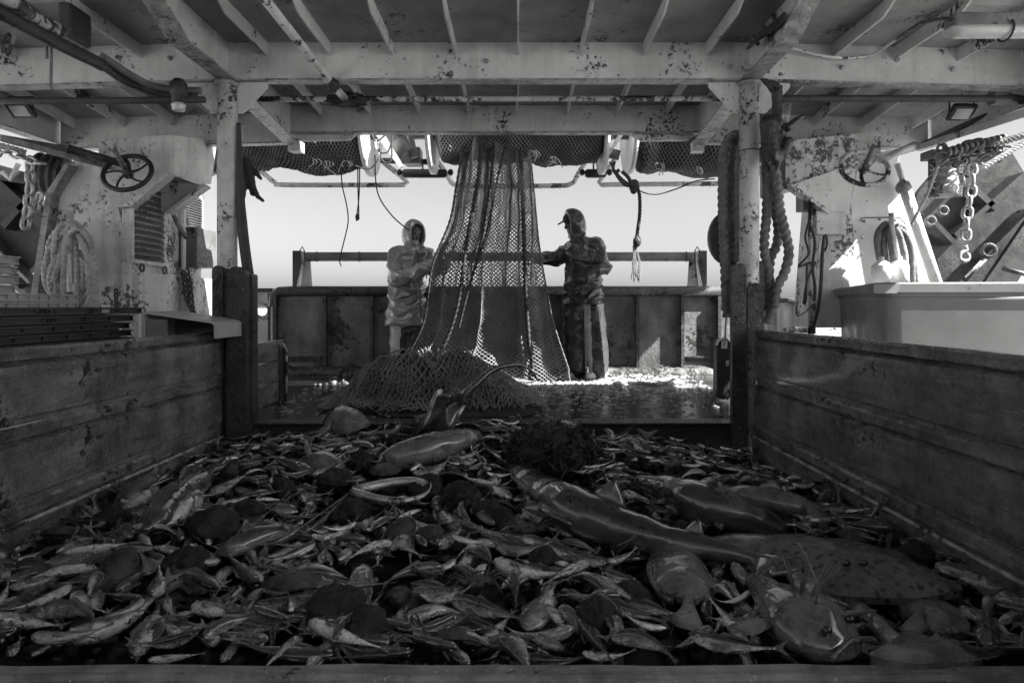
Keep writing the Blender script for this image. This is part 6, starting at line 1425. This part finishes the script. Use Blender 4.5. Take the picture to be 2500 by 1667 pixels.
def crab(px, py, r, lab):
    c0 = hit(px, py, .05); t = thing('crab', lab, 'crab', c0)
    part(MB().ell(c0, (r*1.3, r, r*.5), 20, 12, f=lambda d_: 1+.08*noise.noise(d_*60)), 'shell', M['shell'], t); m_ = MB()
    for s_ in (-1, 1):
        for k in range(4):
            a_ = -.7+.45*k; d_ = Vector((s_*cos(a_), sin(a_), 0)); leg = spline([c0+d_*r, c0+d_*r*2.0+Vector((0, 0, r*.6)), c0+d_*r*2.9-Vector((0, 0, r*.3))], .02); part(MB().tube(leg, lambda t_: r*.16*(1-t_*.7), 6), 'leg', M['shell'], t)
        k0 = c0+Vector((s_*r*1.2, -r*.9, .01)); part(MB().ell(k0, (r*.45, r*.3, r*.25), 10, 8), 'claw', M['shell'], t)
crab(1290, 1290, .045, 'small crab with raised legs below the long shark'); crab(1165, 1420, .035, 'small dark crab in the muddy middle of the heap')
crab(2060, 1340, .02, 'tiny crab clinging to the top of the skate')
# ---- loose fish all over the heap
rnd = random.Random(4); cand = []
NB = {'mackerel': .30, 'herring': .30, 'bream': .10, 'whiting': .14, 'gurnard': .13, 'eel': .03}
avoid = [(1250, 1140, 1990, 1420, 36), ]
def seg_d(px, py, a, b):
    ax, ay = a; bx, by = b; L_ = (bx-ax)**2+(by-ay)**2; u = max(0, min(1, ((px-ax)*(bx-ax)+(py-ay)*(by-ay))/L_)); return sqrt((px-ax-u*(bx-ax))**2+(py-ay-u*(by-ay))**2)
AV = [((1290, 1170), (1520, 1290), 55), ((1520, 1290), (1960, 1380), 36), ((1590, 1180), (1900, 1270), 42), ((1800, 1215), (1990, 1250), 28), ((1880, 1340), (2280, 1420), 48), ((1650, 1380), (1690, 1430), 62), ((1900, 1470), (2060, 1580), 52), ((2180, 1580), (2330, 1600), 40),
      ((960, 1100), (1150, 1070), 30), ((1030, 1060), (1120, 960), 40), ((1300, 1110), (1410, 1110), 45), ((390, 1250), (490, 1170), 32), ((900, 1200), (1020, 1215), 40), ((800, 1020), (880, 1025), 28), ((848, 1255), (849, 1256), 50), ((2250, 1490), (2340, 1520), 40), ((1040, 1190), (1125, 1215), 40)]
placed = 0; tries = 0; loose = []
while placed < 960 and tries < 30000:
    tries += 1
    y = 1.66+2.78*rnd.random()**1.1; x = rnd.uniform(XL+.07, XR-.07)
    if abs(x/y*F) > 1330: continue
    z = pz(x, y); ppx = CX+F*x/y; ppy = HY-F*z/y
    if any(seg_d(ppx, ppy, a, b) < r_ for a, b, r_ in AV) : continue
    mud = exp(-((ppx-1120)/230)**2-((ppy-1430)/90)**2)
    if rnd.random() < mud*.8: continue
    L_ = rnd.choice((rnd.uniform(.14, .19), rnd.uniform(.17, .24), rnd.uniform(.20, .28)))*(1.0 if y < 3.2 else .78)
    if any((x-a)**2+(y-b)**2 < (c+.035)**2 for a, b, c in occ): 
        if rnd.random() < .75: continue
    u = rnd.random(); acc = 0; kind = 'mackerel'
    for k_, v_ in NB.items():
        acc += v_
        if u < acc: kind = k_; break
    if kind == 'eel': L_ *= 1.5
    base = 2.6+1.2*noise.noise(Vector((x*1.1, y*1.1, 8)))*2; a = base+rnd.gauss(0, .75)+(pi if rnd.random() < .5 else 0)
    d_ = Vector((cos(a), sin(a), rnd.gauss(0, .14))); n_ = pnorm(x, y); d_ = d_-n_*d_.dot(n_)*.8
    roll = rnd.choice((radians(rnd.uniform(60, 115)), -radians(rnd.uniform(60, 115)), radians(rnd.uniform(-30, 30))))
    lay = rnd.choice((0.012, .022, .034, .05))
    loose.append((kind, rnd.randrange(5), Vector((x, y, z+lay)), frame(d_, roll, n_), L_/1.15, y)); occ.append((x, y, L_*.10)); placed += 1
loose.sort(key=lambda q_: q_[5]/q_[4])
n_ind = 300-len([1 for r_ in REC]); 
for i, (k_, b_, p_, R_, s_, y_) in enumerate(loose[:n_ind]): place(k_, b_, p_, R_, s_, i < 150)
rest = MB(); ri = []; rm = []
LOW = {}
for (k_, b_, p_, R_, s_, y_) in loose[n_ind:]:
    if (k_, b_) not in LOW:
        sp_ = SPEC[k_]; bd = (BENDS if k_ != 'eel' else EBENDS)[b_]
        LOW[(k_, b_)] = [q_ for q_ in fish_parts(k_, bd[0], bd[1], 10, 12) if q_[0] in ('body', 'tail_fin', 'dorsal_fin')]
    M_ = Matrix.Translation(p_) @ R_.to_matrix().to_4x4() @ Matrix.Scale(s_, 4)
    for n_, q_, mt in LOW[(k_, b_)]:
        if mt not in rm: rm.append(mt)
        rest.add([M_ @ v for v in q_.v], q_.f, True, q_.a); rest.sm[-len(q_.sm):] = q_.sm; ri += [rm.index(mt)]*len(q_.f)
o = single(rest, 'small_fish', None, 'hundreds of smaller fish filling the gaps and the far side of the heap', 'fish', kind='stuff')
for mt in rm: o.data.materials.append(M[mt])
if len(o.data.polygons) == len(ri): o.data.polygons.foreach_set('material_index', ri)
# labels for the loose fish: kind, bend, nearest landmark, rank from the front
grp = {}
for t, kind, bi, px, py in REC:
    t['group'] = 'loose fish heaped in the pound'
    if kind == 'eel': t['group'] = 'thin eels among the fish'
    lm = min(LAND, key=lambda q_: (q_[0][0]-px)**2+((q_[0][1]-py)*1.5)**2)[1]; lab = '%s %s by %s' % (BND[kind == 'eel'][bi], ADJ[kind], lm)
    grp.setdefault(lab, []).append((py, px, t))
ORD = ['nearest', 'second nearest', 'third nearest', 'fourth nearest', 'fifth nearest', 'sixth nearest', 'seventh nearest', 'eighth nearest', 'ninth nearest', 'tenth nearest', 'eleventh nearest', 'twelfth nearest']
for lab, l_ in grp.items():
    l_.sort(key=lambda q_: (-q_[0], q_[1]))
    for i, (_, _, t) in enumerate(l_):
        w_ = lab if len(l_) == 1 else lab+', '+(ORD[i] if i < 12 else 'far')+' us'
        t['label'] = ' '.join(w_.split()[:16])
# wisps of weed, spines and bits
mb = MB(); rnd = random.Random(8)
for k in range(2600):
    y = 1.66+2.8*rnd.random(); x = rnd.uniform(XL+.03, XR-.03); z = pz(x, y)+rnd.uniform(0.0, .035); a = rnd.uniform(0, 2*pi); L_ = rnd.uniform(.01, .05)
    d_ = Vector((cos(a), sin(a), rnd.uniform(-.1, .6)))*L_; p_ = Vector((x, y, z)); mb.tube([p_, p_+d_*.5+Vector((0, 0, .006)), p_+d_], rnd.uniform(.0008, .0022), 3, caps=False)
single(mb, 'weed_scraps', M['shell'], 'thin scraps of weed, spines and broken shell strewn over the fish', 'weed', kind='stuff')
mb = MB()
for k in range(2600):
    y = 1.64+2.8*rnd.random(); x = rnd.uniform(XL+.02, XR-.02); z = pz(x, y)-.012; r_ = rnd.uniform(.006, .026); sd_ = Vector((k*.7, 0, 0))
    mb.ell((x, y, z), (r_*rnd.uniform(.7, 1.6), r_, r_*rnd.uniform(.4, .9)), 8, 5, rot=Matrix.Rotation(rnd.uniform(0, 3), 3, 'Z'), f=lambda d_: 1+.4*noise.noise(d_*70+sd_))
single(mb, 'shell_rubble', M['rubble'], 'rubble of small shells, sea squirts and lumps between the fish', 'bycatch', kind='stuff')
